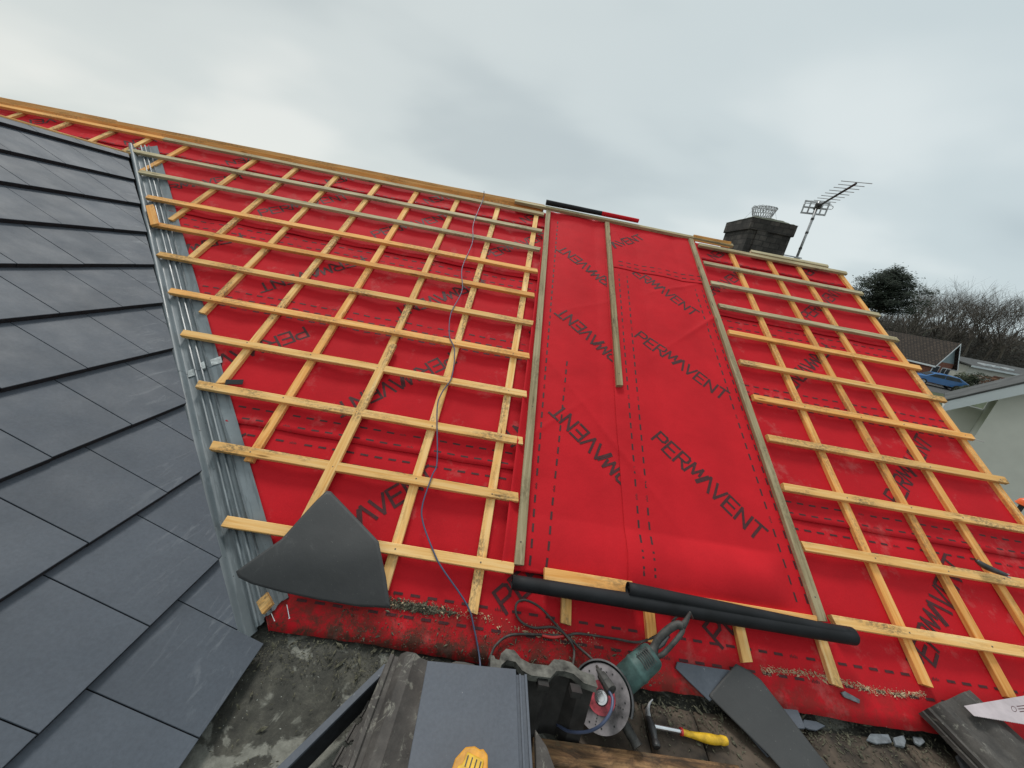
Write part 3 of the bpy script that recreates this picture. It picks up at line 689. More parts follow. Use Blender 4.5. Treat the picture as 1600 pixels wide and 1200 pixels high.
a.build('bracket', M['alu'], ae)
bs = mt_ + Vector((0, 0, -.02)); be = aty(1339, 283, 3.83); be.z = bs.z + .03
bd = (be - bs).normalized(); st = bs - bd * .10
side = bd.cross(Vector((0, 0, 1))).normalized()
a = MB(); a.tube([st, be], .0105, 8); a.build('boom', M['darkmetal'], ae, smooth=True)
for i in range(9):
    c = bs.lerp(be, .10 + .90 * i / 8); hl = .105 if i > 0 else .10
    e_ = MB(); e_.tube([c - side * hl * (1.15 if i == 8 else 1) + Vector((0, 0, .012)), c + side * hl * (1.15 if i == 8 else 1) + Vector((0, 0, .012))], .0032, 6); e_.build('element', M['alu'], ae)
e_ = MB(); cc_ = bs + bd * .02; L_ = .125; pts = []
for t in range(13):
    an = math.pi * t / 12 - math.pi / 2; pts.append(cc_ + side * (L_ + .018 * math.cos(an)) + Vector((0, 0, .018 * math.sin(an))))
for t in range(13):
    an = math.pi * t / 12 + math.pi / 2; pts.append(cc_ + side * (-L_ + .018 * math.cos(an)) + Vector((0, 0, .018 * math.sin(an))))
e_.tube(pts + [pts[0]], .0038, 6); e_.build('dipole', M['alu'], ae)
e_ = MB(); e_.box((-.03, -.022, -.025), (.03, .022, .03), frame(side, bd, (0, 0, 1), cc_)); bevel(e_.build('junction_box', M['blackplastic'], ae), .004)
# perforated reflector: frame with bars
rf = MB(); fm = frame(side, Vector((0, 0, 1)), -bd, st + bd * .035)
for y_ in (-.062, 0, .062): rf.box((-.125, y_ - .009, -.003), (.125, y_ + .009, .003), fm)
for x_ in (-.117, -.06, 0, .06, .117): rf.box((x_ - .008, -.071, -.0075), (x_ + .008, .071, -.0035), fm)
rf.build('reflector', M['alu'], ae)

# ================================================================== centre strip: loose sheets on top
def strip_surf(u, v, lift):
    w = -.021 + lift
    near = min(abs(u - c) for c in (.055, .467, .855, 1.281, 1.68))
    w -= .010 * min(1, near / .2) ** 2
    w += .0032 * noise.noise(Vector((u * 3 + v, v * 2.2, 7))) + .0018 * noise.noise(Vector((u * 9 + v * 3, v * 8, 3)))
    # diagonal creases
    for (a, b, c, am) in ((.8, .6, 1.25, .006), (-.7, .71, .6, .006), (.3, .95, 2.9, .004), (.95, .3, 1.9, .005), (-.5, .87, 1.75, .004)):
        q = (a * u + b * v - c); w += am * 2.4 * math.exp(-abs(q) / .020) * max(0, .25 + 1.0 * noise.noise(Vector((u * 1.3, v * 1.3, c))))
    if v < .62:                    # the slack at the foot bulges over the bottom batten
        t = (.62 - v) / .26; bl = max(0, math.sin(min(1, max(0, t)) * math.pi * .92)); w += .040 * bl * max(0, min(1, (1.60 - u) / .12)) * (.55 + .6 * max(0, math.sin((u - .1) * 3.8 + 3.0)) if u > .75 else .35)
    return w
def sheet_obj(name, label, u0, u1, v0, v1, lift, group, fold=0, du=.0125):
    nu = int((u1 - u0) / du); nv = int((v1 - v0) / .0125); vs = []
    for j in range(nv + 1):
        for i in range(nu + 1):
            v = v0 + (v1 - v0) * j / nv; u = u0 + (u1 - u0) * i / nu
            u2 = u + .01 * noise.noise(Vector((v * 1.2, 3, lift * 100))) * (1 if i in (0, nu) else 0)
            w = strip_surf(u, v, lift)
            if fold and i <= 2: w += .020 * (3 - i) / 3; u2 = u0 + i * .012
            vs.append((u2, v, w))
    mb = MB().add(vs, [(j * (nu + 1) + i, j * (nu + 1) + i + 1, (j + 1) * (nu + 1) + i + 1, (j + 1) * (nu + 1) + i) for j in range(nv) for i in range(nu)])
    o = mb.build(name, M['sheet'], None, MR, smooth=True); md = o.modifiers.new('solid', 'SOLIDIFY'); md.thickness = .0012; md.offset = -1
    return tag(o, label, 'roofing sheet', group)
G1 = 'loose red membrane sheets of the centre strip'
shA = sheet_obj('membrane_sheet', 'long red roofing sheet on the left of the centre strip, its lettering upside down',   .150, .86, .345, 3.765, 0, G1, fold=1)
shB = sheet_obj('membrane_sheet', 'long red roofing sheet on the right of the centre strip, bulging at its foot', .752, 1.70, .345, 3.05, .0035, G1)
shC = sheet_obj('membrane_sheet', 'short red roofing sheet laid across the top of the centre strip below the ridge', .79, 1.745, 2.945, 3.765, .0085, G1)
def ssurf(u0, u1, v0, v1, lift):
    return gridsurf(lambda u, v: strip_surf(u, v, lift), u0, u1, v0, v1, int((u1 - u0) / .0125), int((v1 - v0) / .0125))
sA = ssurf(  .150, .86, .345, 3.765, 0); sB = ssurf(.752, 1.70, .345, 3.05, .0035); sC = ssurf(.79, 1.745, 2.945, 3.765, .0085)
mb = MB()
for k, (tu, tv) in enumerate(((.379, 1.334), (.368, 2.262), (.337, 3.157), (.395, .44))):
    an = 138; L_ = .80; strokes(mb, sA, tu - L_ * math.cos(R(an)), tv - L_ * math.sin(R(an)), an, L_, .098, lim=(.17, .85, .36, 3.69))
mb.build('lettering', M['print'], shA, MR)
mb = MB()
for (u, v, an, l) in ((.972, 1.185, -45, .75), (.945, 2.075, -39, .77), (.94, 2.97, -43, .76), (.99, .27, -45, .76)): strokes(mb, sB, u, v, an, l, .098, lim=(.765, 1.69, .36, 3.04))
mb.build('lettering', M['print'], shB, MR)
mb = MB(); strokes(mb, sC, .60, 3.03, 42,   .80, .095, lim=(.784, 1.73, 2.96, 3.69)); mb.build('lettering', M['print'], shC, MR)
mb = MB(); dashes(mb, sA, (.285, .36), (.280, 3.68)); dashes(mb, sA, (.362, .36), (.43, 1.75)); dashes(mb, sA, (.352, .36), (.352, .37)); mb.build('lap_marks', M['print'], shA, MR)
mb = MB(); dashes(mb, sB, (.832, .39), (.868, 2.93)); dashes(mb, sB, (.887, .39), (.945, 2.93)); dashes(mb, sB, (1.60, .39), (1.575, 2.93)); dashes(mb, sB, (1.655, .39), (1.64, 2.93)); mb.build('lap_marks', M['print'], shB, MR)
mb = MB(); dashes(mb, sC, (.86, 2.995), (1.72, 2.995)); dashes(mb, sC, (.86, 3.055), (1.72, 3.055)); mb.build('lap_marks', M['print'], shC, MR)
def loose(name, label, p0, p1, mat, seed, w=.0475, t=.025, nrm=NN, cat='timber batten', group=None):
    ax = (p1 - p0).normalized(); yy = nrm.cross(ax).normalized(); nn = ax.cross(yy)
    return tag(timber(name, M[mat], (p1 - p0).length, w, t, frame(ax, yy, nn, p0), None, seed), label, cat, group)
G2 = 'battens holding down the centre strip'
loose('batten', 'grey treated batten running up the left edge of the red centre strip', rp(.232, .365, .006), rp(.170, 3.715, .006), 'strip', 401, .046, group=G2)
loose('batten', 'short grey treated batten ending halfway down the middle of the red centre strip', rp(.785, 1.545, .010), rp(.790, 3.70, .012), 'strip', 402, .044, group=G2)
loose('batten', 'grey treated batten running up the right edge of the red centre strip', rp(1.682, .335, .012), rp(1.685, 3.70, .010), 'strip', 403, .046, group=G2)
G3 = 'short boards under the foot of the centre strip'
loose('batten', 'short clean orange board above the black rolls at the foot of the left red sheet', rp(.350, .345, .016), rp(.765, .345, .016), 'orange_batten', 404, .052, group=G3)
loose('batten', 'orange board behind the black rolls under the bulging foot of the right red sheet', rp(.95, .330, .006), rp(1.655, .330, .006), 'orange_batten', 405, .05, group=G3)
loose('batten', 'thin greenish batten laid along the ridge over the top of the centre strip', rp(-.19, 3.758, .020), rp(2.15, 3.738, .010), 'treated', 406, .04, .03, cat='timber batten')
def nail_at(parent, p):
    q = MB(); q.lathe([(0, .0016), (.0030, .0012), (.0040, 0), (.0040, -.001)], 8, frame(U, V, NN, p)); return q.build('nail', M['nail'], parent)
for o in [o for o in col.objects if o.name.startswith('batten') and o.get('group') == G2]:
    m_ = WM[o.name]; r = random.Random(len(o.name)); ln = max(v.co.x for v in o.data.vertices)
    for k in range(max(3, int(ln / .6))): nail_at(o, m_ @ Vector((.10 + k * (ln - .2) / max(2, int(ln / .6) - 1), r.uniform(-.008, .008), .0004)))
for k, v in rowv.items():
    if k < 7: continue
    for o in [o for o in col.objects if o.name.startswith('batten') and o.parent == house]:
        m_ = WM[o.name]; loc = MR.inverted() @ m_.translation
        if abs(loc.y - v) > .02: continue
        ln = max(q.co.x for q in o.data.vertices); r = random.Random(k)
        for u in COUNTERS:
            if u < 1.7 and u > .3: continue
            if u < -1.6 + (k - 7) * .3 - 1.2: continue
            if loc.x + .02 < u < loc.x + ln - .01: nail_at(o, m_ @ Vector((u - loc.x + r.uniform(-.008, .008), r.uniform(-.010, .010), .0004)))
# rolls
def roll(name, label, p0, p1, r0, r1, mats, split=None, cat='membrane roll', sag=0):
    ax = (p1 - p0).normalized(); n = 26; k = 20
    def ring_pts(f): return p0.lerp(p1, f) + NN * (-sag * math.sin(math.pi * f))
    o = thing(name, p0, label, cat)
    spans = [(0, 1)] if split is None else [(0, split), (split, 1)]
    for (a, b), mt, nm in zip(spans, mats, ('roll', 'red_end')):
        m_ = MB(); ax_y = ax.orthogonal().normalized(); ax_z = ax.cross(ax_y); vs = []
        for i in range(n + 1):
            f = a + (b - a) * i / n; c = ring_pts(f); rr = r0 + (r1 - r0) * f
            for j in range(k):
                t = 2 * math.pi * j / k; q = rr * (1 + .035 * noise.noise(Vector((f * 6, math.cos(t), math.sin(t)))) + (.05 if j == 5 else 0))
                vs.append(c + (ax_y * math.cos(t) + ax_z * math.sin(t)) * q)
        m_.add(vs, [(i * k + j, i * k + (j + 1) % k, (i + 1) * k + (j + 1) % k, (i + 1) * k + j) for i in range(n) for j in range(k)])
        ob = m_.build(nm, mt, o, smooth=True); md = ob.modifiers.new('solid', 'SOLIDIFY'); md.thickness = .003; md.offset = -1
    # inner windings, seen at the open ends
    m_ = MB()
    for e_, s_ in ((p0, 1), (p1, -1)):
        pts = []
        for j in range(50):
            t = j / 49; an = t * 5 * math.pi; q = (r0 if s_ > 0 else r1) * (.92 - .7 * t); pts.append(e_ + ax * s_ * .001 + (ax_y * math.cos(an) + ax_z * math.sin(an)) * q)
        vs = []
        for p in pts: vs += [p, p + ax * s_ * .12]
        m_.add(vs, [(2 * i, 2 * i + 2, 2 * i + 3, 2 * i + 1) for i in range(len(pts) - 1)])
    m_.build('winding', M['black'], o, smooth=True, recalc=False)
    return o
roll('membrane_roll', 'long black roll of roofing membrane lying across the foot of the centre strip', rp(.205, .286, .030), rp(1.765, .288, .048), .030, .036, [M['black']])
roll('membrane_roll', 'shorter black roll of roofing membrane lying slanted on top of the long roll', rp(.725, .330, .050), rp(1.735, .296, .060), .029, .022, [M['black']])
roll('membrane_roll', 'black and red roll of membrane lying on the ridge above the centre strip', rp(.13, 3.80, .040), rp(1.12, 3.80, .034), .026, .020, [M['black'], M['sheet']], split=.60)

# ================================================================== loose things on the main roof
# splice piece sits up on the battens
sp.matrix_basis = Matrix.Translation(NN * .026) @ sp.matrix_basis
sp['label'] = 'grubby batten spliced on top of the others, its foot under the dark curved sheet'
# cable from the ridge
cab = [(-.508, 3.70, .075), (-.508, 3.66, .012), (-.515, 3.187, .008), (-.466, 2.871, .006), (-.476, 2.481, .006), (-.419, 2.204, .006), (-.443, 1.936, .006), (-.405, 1.714, .008), (-.342, 1.59, .006), (-.309, 1.365, .008), (-.341, 1.232, .004), (-.339, 1.115, .004), (-.26, .801, .004), (-.264, .71, .008), (-.272, .558, .002), (-.242, .47, .0), (-.155, .347, .006), (-.107, .296, .002), (.027, .178, -.02), (.076, .093, -.032), (.114, .002, -.03), (.125, -.06, .03)]
m_ = MB(); m_.tube(smooth_pts([rp(*p) for p in cab], 8), .0037, 8)
tag(m_.build('cable', M['bluecable'], smooth=True), 'thin blue cable trailing down the battens from the ridge to the tile stack', 'cable')
# curved dark sheet
cs = [atroof(370, 893, .062), atroof(440, 845, .075), atroof(510, 768, .055), atroof(592, 846, .045), atroof(610, 948, .012), atroof(480, 938, .025), atroof(400, 915, .04)]
def sheet_poly(name, outline, mat, bend, label, cat, thick=.003, res=26, group=None):
    """Curved sheet: outline points (world) triangulated on a fitted grid and bent by bend(p)->offset along NN."""
    o0 = sum((p for p in outline), Vector()) / len(outline)
    nrm = Vector()
    for i in range(len(outline)):
        a, b = outline[i] - o0, outline[(i + 1) % len(outline)] - o0; nrm += a.cross(b)
    nrm.normalize(); nrm = nrm if nrm.z > 0 else -nrm
    ax = (outline[1] - outline[0]); ax = (ax - nrm * ax.dot(nrm)).normalized(); ay = nrm.cross(ax)
    pl = [((p - o0).dot(ax), (p - o0).dot(ay), (p - o0).dot(nrm)) for p in outline]
    import numpy as np
    P_ = np.array(pl); A_m = np.c_[np.ones(len(P_)), P_[:, 0], P_[:, 1], P_[:, 0] ** 2, P_[:, 0] * P_[:, 1], P_[:, 1] ** 2]
    cf = np.linalg.solve(A_m.T @ A_m + 1e-7 * np.eye(6), A_m.T @ P_[:, 2])
    def h(x, y): return float(cf @ [1, x, y, x * x, x * y, y * y])
    dense = []
    for a, b in zip(pl, pl[1:] + pl[:1]):
        n_ = max(1, int(math.hypot(b[0] - a[0], b[1] - a[1]) / .012)); dense += [(a[0] + (b[0] - a[0]) * q / n_, a[1] + (b[1] - a[1]) * q / n_) for q in range(n_)]
    K_ = 16; m_n = len(dense); vs = [(0, 0, h(0, 0) + bend(0, 0))]
    for k in range(1, K_ + 1):
        for x, y in dense: x, y = x * k / K_, y * k / K_; vs.append((x, y, h(x, y) + bend(x, y)))
    fs = [(0, 1 + i, 1 + (i + 1) % m_n) for i in range(m_n)] + [(1 + (k - 1) * m_n + i, 1 + k * m_n + i, 1 + k * m_n + (i + 1) % m_n, 1 + (k - 1) * m_n + (i + 1) % m_n) for k in range(1, K_) for i in range(m_n)]
    me = bpy.data.meshes.new(name); me.from_pydata(vs, [], fs); me.materials.append(mat)
    me.polygons.foreach_set('use_smooth', [True] * len(me.polygons))
    o = bpy.data.objects.new(name, me); col.objects.link(o); place(o, frame(ax, ay, nrm, o0))
    md = o.modifiers.new('solid', 'SOLIDIFY'); md.thickness = thick; md.offset = 0
    return tag(o, label, cat, group)
def arc_outline(pts, n=6):
    return smooth_pts(pts, n)
ol = [atroof(369, 893, .10)] + [atroof(440, 843, .082), atroof(495, 782, .060), atroof(510, 767, .055), atroof(517, 768, .052), atroof(592, 846, .045)] + [atroof(603, 900, .03), atroof(610, 950, .005), atroof(560, 948, -.005), atroof(500, 938, .0), atroof(440, 925, .02), atroof(395, 912, .05), atroof(374, 902, .08)]
sheet_poly('dark_sheet', ol, M['rubber'], lambda x, y: .012 * math.exp(-((x * .8 + y) / .12) ** 2), 'dark grey curled sheet lying over the lowest battens beside the valley trough', 'sheet', .0025)
# black strap offcut, wood blocks, pry bar, nail
st_ = MB(); st_.box((0, -.018, -.002), (.085, .018, .002)); p = atroof(352, 597, -.02); q_ = atroof(384, 597, -.035); ax = (q_ - p).normalized()
tag(bevel(st_.build('offcut', M['black'], None, frame(ax, NN.cross(ax).normalized(), ax.cross(NN.cross(ax).normalized()), p)), .006), 'small black membrane offcut lying under the foot of a counter batten near the valley', 'offcut')
loose('wood_block', 'small square wooden offcut lying in the foot of the valley trough', atroof(405, 950, .015), atroof(421, 934, .015), 'batten', 410, .055, .022, cat='wood block')
loose('wood_block', 'short stub of batten standing against the slates high in the valley trough', atroof(233, 320, .03), atroof(241, 350, .015), 'orange_batten', 411, .05, .022, cat='wood block')
pb = MB(); pts = [atroof(1526, 876, .035), atroof(1536, 883, .035), atroof(1550, 890, .03), atroof(1571, 898, .028)]
pb.tube(smooth_pts(pts, 5), [.010 + .006 * math.sin(i / 15 * 3) for i in range(16)], 8)
pry = pb.build('pry_bar', M['darkmetal'], smooth=True); tag(pry, 'short dark metal claw bar lying on a batten near the right edge', 'pry bar')
pc = MB(); e0, e1 = pts[-2], pts[-1]; dd = (e1 - e0).normalized(); sd2 = NN.cross(dd)
for s_ in (-1, 1): pc.tube([e1 - dd * .01 + sd2 * s_ * .006, e1 + dd * .022 + sd2 * s_ * .009], [.006, .003], 6)
pc.build('claw', M['alu'], pry)
nl = MB(); a_, b_ = atroof(1522, 686, .0), atroof(1537, 690, .02); nl.tube([a_, b_], .0022, 6); dn = (b_ - a_).normalized(); nl.tube([b_, b_ + dn * .002], .005, 8)
tag(nl.build('nail', M['wire']), 'thin nail sticking out from the end of a batten at the right verge', 'nail')
for i, (a_, b_, lb) in enumerate((((448, 945), (452, 966), 'bright nail lying near the foot of the valley trough, right of its twin'), ((424, 958), (429, 970), 'bright nail lying near the foot of the valley trough, left of its twin'))):
    nl = MB(); p_, q_ = atroof(*a_, -.02), atroof(*b_, -.02); nl.tube([p_, q_], .0018, 6); nl.tube([q_, q_ + (q_ - p_).normalized() * .002], .004, 8)
    tag(nl.build('nail', M['chrome']), lb, 'nail', 'nails by the valley foot')

# ================================================================== eaves level: felt, boards, stacks, tools
DZ = -1.60
def dk(px, py, z=DZ): return atz(px, py, z)
fl = MB(); n = 70; vs = []
X0_, X1_, Y0_, Y1_ = -1.6, 4.2, -.2, 1.16
for j in range(n + 1):
    for i in range(2 * n + 1):
        x = X0_ + (X1_ - X0_) * i / (2 * n); y = Y0_ + (Y1_ - Y0_) * j / n
        z = DZ + .010 * noise.noise(Vector((x * 3, y * 3, 0))) + .004 * noise.noise(Vector((x * 14, y * 14, 0)))
        if x < .2: z += .035 * max(0, (y - .75)) / .3        # rises to the valley foot
        z -= .012 * (x > .55)
        vs.append((x, y, Z0 + z))
m1 = 2 * n + 1
fl.add(vs, [(j * m1 + i, j * m1 + i + 1, (j + 1) * m1 + i + 1, (j + 1) * m1 + i) for j in range(n) for i in range(2 * n)])
fl.box((X0_, Y0_, Z0 + DZ - .12), (X1_, Y1_, Z0 + DZ - .06))
tag(fl.build('old_felt', M['felt'], smooth=True), 'old grey roofing felt with patches of mortar and moss below the eaves', 'roofing felt')
# brown boards
G4 = 'weathered brown boards below the eaves'
jo = [.50, .80, 1.02, 1.49, 1.93, 2.36]; nm = ['between the grinder and the black tile', 'under the claw of the hammer', 'under the yellow hammer handle', 'right of the long dark sheets', 'under the broken slate pieces, left of the old ribbed tile']
for i in range(5):
    x0, x1 = jo[i] + .004, jo[i + 1] - .004; r = random.Random(i); b = MB(); n = 16; vs = []
    for j in range(n + 1):
        for k in range(9):
            fx, fy = k / 8, j / n; x = x0 + (x1 - x0) * fx - .03 * (1 - fy); y = .42 + .585 * fy + (.012 * noise.noise(Vector((fx * 4 + i, 0, 0))) if j == n else 0)
            vs.append((x, y, Z0 + DZ + .012 + .003 * noise.noise(Vector((x * 8, y * 8, i))) - (.004 if k in (0, 8) else 0)))
    b.add(vs, [(j * 9 + k, j * 9 + k + 1, (j + 1) * 9 + k + 1, (j + 1) * 9 + k) for j in range(n) for k in range(8)])
    o = b.build('board', M['browntile'], smooth=True); md = o.modifiers.new('solid', 'SOLIDIFY'); md.thickness = .018; md.offset = -1
    tag(o, 'weathered brown board ' + nm[i], 'board', G4)
# timber plank
a_, b_ = dk(845, 1172, -1.555), dk(1140, 1212, -1.555)
pk = loose('plank', 'rough brown timber plank along the bottom edge, right of the grey tile', a_ + Vector((-.03, 0, 0)), b_ + Vector((.05, 0, 0)), 'oldwood', 420, .07, .045, Vector((0, 0, 1)), 'plank')
# --- flat grey interlocking tile and tile stack
def flat_tile(name, mtx, label, cat, mat='slate_loose', rib=True, group=None, W=.292, LT=.42):
    """local: x across, y along (0 = head), top face z=0"""
    o = thing(name, mtx.translation, label, cat, group)
    b = MB(); b.box((0, -LT, -.011), (W, 0, 0)); ob = b.build('slab', M[mat], o, mtx); bevel(ob, .0022)
    if rib:
        b = MB(); b.add([], [])
        b.box((W - .001, -LT + .002, -.018), (W + .038, -.012, -.0085)); b.box((W + .010, -LT + .002, -.0086), (W + .017, -.012, -.0025)); b.box((W + .029, -LT + .002, -.0086), (W + .037, -.012, -.0015))
        bevel(b.build('interlock', M[mat], o, mtx), .0012)
    return o
p = dk(668, 1032, -1.27); q_ = dk(806, 1040, -1.27); ax = (q_ - p); ax.z = 0; W_ = ax.length; ax.normalize()
ax = (ax + Vector((0, -.035, 0))).normalized()
Zv = Vector((0, 0, 1))
flat_tile('roof_tile', frame(ax, Zv.cross(ax), Zv, p), 'new flat grey roof tile with a ribbed right edge on top of the stack', 'roof tile', W=W_)
def prof_tile(mb, mtx, W=.36, LT=.40, t=.013, ribs=True):
    """old double-pan concrete tile: trapezoid waves across, nibs below"""
    xs_ = [0, .012, .016, .03, .036, .055, .085, .105, .135, .165, .20, .225, .255, .285, .315, W]
    hs = [.008, .008, .0, .0, .018, .034, .034, .016, .008, .010, .012, .032, .036, .034, .016, .012]
    n = 12; vs = []
    for j in range(n + 1):
        for s_ in (0, 1):
            for x, hh in zip(xs_, hs):
                y = -LT * j / n; z = hh - s_ * t + .0012 * noise.noise(Vector((x * 30, y * 30, 3)))
                if s_ == 1 and j == 0: z -= .004
                vs.append(mtx @ Vector((x, y, z)))
    m = len(xs_); fs = []
    for j in range(n):
        o_ = j * 2 * m
        for i in range(m - 1):
            fs.append((o_ + i, o_ + i + 1, o_ + 2 * m + i + 1, o_ + 2 * m + i)); fs.append((o_ + m + i, o_ + 3 * m + i, o_ + 3 * m + i + 1, o_ + m + i + 1))
        fs += [(o_, o_ + 2 * m, o_ + 3 * m, o_ + m), (o_ + m - 1, o_ + 2 * m - 1, o_ + 4 * m - 1, o_ + 3 * m - 1)]
    for o_ in (0, n * 2 * m):
        for i in range(m - 1): fs.append((o_ + i, o_ + m + i, o_ + m + i + 1, o_ + i + 1))
    mb.add(vs, fs)
    if ribs:
        for x in (.05, .16, .27): mb.box((x, -.03, -t - .016), (x + .035, -.008, -t + .004), mtx)
        for y in (-.33, -.36): mb.box((.02, y, -t - .008), (W - .02, y + .008, -t + .004), mtx)
G5 = 'old dark profiled concrete tiles in the stack'
p = dk(610, 1024, -1.325)
lbl = ['old profiled concrete tile directly under the new grey tile, mortar stained', 'old concrete tile second from the top of the dark stack', 'old concrete tile third from the top of the dark stack', 'old concrete tile fourth from the top of the dark stack', 'old concrete tile fifth from the top of the dark stack', 'old concrete tile at the bottom of the dark stack']
for i in range(6):
    ang = R((-2, -4, -1, -5, -3, -6)[i]); dx = (0, -.012, -.008, -.022, -.014, -.02)[i]
    m_ = Matrix.Translation(p + Vector((dx, -.006 * i, -.042 * i))) @ Matrix.Rotation(ang, 4, 'Z')
    b = MB(); prof_tile(b, m_); o = b.build('concrete_tile', M['oldtile']); autosmooth(o, 35); tag(o, lbl[i], 'concrete tile', G5)
# cement cap lip at the head of the uppermost old tile
# old tile on its edge, dark underside to the camera
A_ = dk(766, 1030, -1.315); B_ = dk(930, 1064, -1.345); ax = (B_ - A_).normalized(); dn_ = (dk(880, 1162, -1.585) - dk(848, 1047, -1.33)); dn_ = (dn_ - ax * dn_.dot(ax)).normalized()
nn_ = ax.cross(-dn_)
m_ = frame(ax, -dn_, nn_, A_)
if nn_.dot(EYE - A_) > 0: m_ = frame(ax, -dn_, nn_, A_)
b = MB(); W2 = (B_ - A_).length
S_ = Matrix.Diagonal((W2 / .36, 1, -1.7, 1))
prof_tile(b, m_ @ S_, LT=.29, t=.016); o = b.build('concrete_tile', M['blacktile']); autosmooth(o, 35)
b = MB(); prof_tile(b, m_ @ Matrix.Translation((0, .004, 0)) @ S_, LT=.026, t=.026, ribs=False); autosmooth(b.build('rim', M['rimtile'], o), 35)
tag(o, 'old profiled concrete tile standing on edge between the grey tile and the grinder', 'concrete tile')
b = MB(); 
# slate leaning on the left of the stack
a_, b_ = dk(604, 1040, -1.44), dk(425, 1215, -1.46); ax = (b_ - a_).normalized(); sd_ = Vector((ax.y, -ax.x, 0)).normalized(); dn_ = (Vector((0, 0, -1)) + sd_ * -.25).normalized()
if dn_.x < 0: dn_ = (Vector((0, 0, -1)) + sd_ * .25).normalized()
nn_ = ax.cross(dn_).normalized()
dn_ = Vector((0, 0, -1)); dn_ = (dn_ - ax * ax.dot(dn_)).normalized(); nn_ = ax.cross(dn_).normalized()
b = MB(); b.box((0, 0, -.012), ((b_ - a_).length, .012, .012)); b.box((.004, .0121, -.009), ((b_ - a_).length - .004, .11, .009), None, 1); o = b.build('roof_tile', [M['slate_loose'], M['slate_edge']], None, frame(ax, dn_, nn_, a_)); bevel(o, .002)  # face below the top strip near-black, its shadow painted in
tag(o, 'grey slate on its long edge leaning against the left of the dark tile stack', 'roof tile')
# small broken tile corner beside the grey tile
b = MB(); b.prism([(0, 0), (.035, -.04), (.075, -.13), (.06, -.155), (0, -.15)], -.02, .0, Matrix.Translation(dk(836, 1138, -1.33)))
tag(bevel(b.build('tile_fragment', M['oldtile']), .003), 'broken pale tile corner jutting out from under the right side of the grey tile', 'tile fragment')
# old ladder-like tile ribs left of the stack
G6 = 'dark tiles on edge left of the stack'
for i, (px, py) in enumerate(((628, 1082), (612, 1112), (592, 1148), (575, 1185))):
    p = dk(px, py, -1.50); b = MB(); prof_tile(b, Matrix.Translation(p) @ Matrix.Rotation(R(-12), 4, 'Z') @ Matrix.Translation((-.09, 0, 0)) @ Matrix.Diagonal((.5, .12, .8, 1)), ribs=False)
    o = b.build('tile_fragment', M['oldtile']); tag(o, ('topmost' if i == 0 else 'second' if i == 1 else 'third' if i == 2 else 'lowest') + ' pale broken tile end showing in the gap left of the stack', 'tile fragment', G6)

# --- angle grinder ---------------------------------------------------------
Dc = dk(940, 1090, -1.47); view = (EYE - Dc).normalized()
nD = (view + Vector((-.22, -.05, .10))).normalized()
tgt = atroof(1066, 990, .03); bx = (tgt - Dc); bx = (bx - nD * bx.dot(nD)).normalized(); by = nD.cross(bx)
GM = frame(bx, by, nD, Dc)      # x towards the rear handle, z out of the disc face
gr = thing('angle_grinder', Dc, 'large teal angle grinder with a dusty perforated disc lying against the eaves', 'angle grinder')
def gpart(nm, mb, mt, sm=True, bv=0):
    o = mb.build(nm, M[mt] if isinstance(mt, str) else mt, gr, GM, smooth=False)
    if sm: autosmooth(o, 35)
    if bv: bevel(o, bv)
    return o
b = MB(); b.lathe([(.0, .001), (.020, .001), (.022, .004), (.080, .008), (.104, .008), (.1045, .0055), (.080, .005), (.0, -.002)], 48); gpart('disc', b, 'guard')
hl = MB()
for (a0, r0_) in [(a9, .086) for a9 in (20, 50, 82, 112, 140, 170, 200, 230, 262, 290, 318, 346)]:
    hl.lathe([(0, .0095), (.0032, .0095)], 10, Matrix.Translation((r0_ * math.cos(R(a0)), r0_ * math.sin(R(a0)), 0)))
for a0 in (35, 125, 215, 305):
    for rr in (.054, .063, .072, .081): hl.lathe([(0, .0098), (.0024, .0098)], 8, Matrix.Translation((rr * math.cos(R(a0)), rr * math.sin(R(a0)), 0)))
hb = gpart('disc_holes', hl, 'tyre', False)
b = MB(); b.lathe([(.026, .0050), (.026, .0072), (.052, .0084), (.052, .0062)], 40); gpart('disc_label', b, 'redlabel')
b = MB(); b.lathe([(0, .014), (.013, .014), (.014, .011), (.022, .010), (.024, .006)], 32); gpart('flange_nut', b, 'chrome')
# guard: half cowl behind / around
b = MB(); k = 26; vs = []
for i in range(k + 1):
    an = R(-62 + 172 * i / k)
    for (r_, z_) in ((.030, -.024), (.113, -.024), (.117, -.018), (.117, .012), (.111, .014), (.1105, .012), (.1135, .010), (.1135, -.018), (.109, -.0205), (.030, -.0205)):
        vs.append((r_ * math.cos(an), r_ * math.sin(an), z_))
m = 10; b.add(vs, [(i * m + j, i * m + (j + 1) % m, (i + 1) * m + (j + 1) % m, (i + 1) * m + j) for i in range(k) for j in range(m)] + [tuple(range(m)), tuple(range(k * m, k * m + m))])
gpart('guard', b, 'darkmetal')
# gear head
b = MB(); b.lathe([(0, -.085), (.030, -.085), (.042, -.075), (.046, -.05), (.040, -.027), (.0, -.027)], 24); b.tube([(.02, 0, -.058), (.075, 0, -.058), (.105, 0, -.058)], [.040, .043, .045], 20); gpart('gear_head', b, 'alu')
# motor body (teal), with raised bands and vents
b = MB(); prf = [(.085, .043), (.095, .048), (.10, .050), (.16, .051), (.165, .0535), (.172, .0535), (.178, .051), (.24, .049), (.255, .044), (.262, .036)]
b.tube([(x, 0, -.058) for x, _ in prf], [r_ for _, r_ in prf], 28); gpart('motor_body', b, 'teal')
b = MB()
for i in range(6): b.box((.198 + i * .009, -.030, -.0105), (.202 + i * .009, .030, -.0075))
for i in range(6): b.box((.198 + i * .009, .0485, -.08), (.202 + i * .009, .0515, -.04))
gpart('vents', b, 'blackplastic', False)
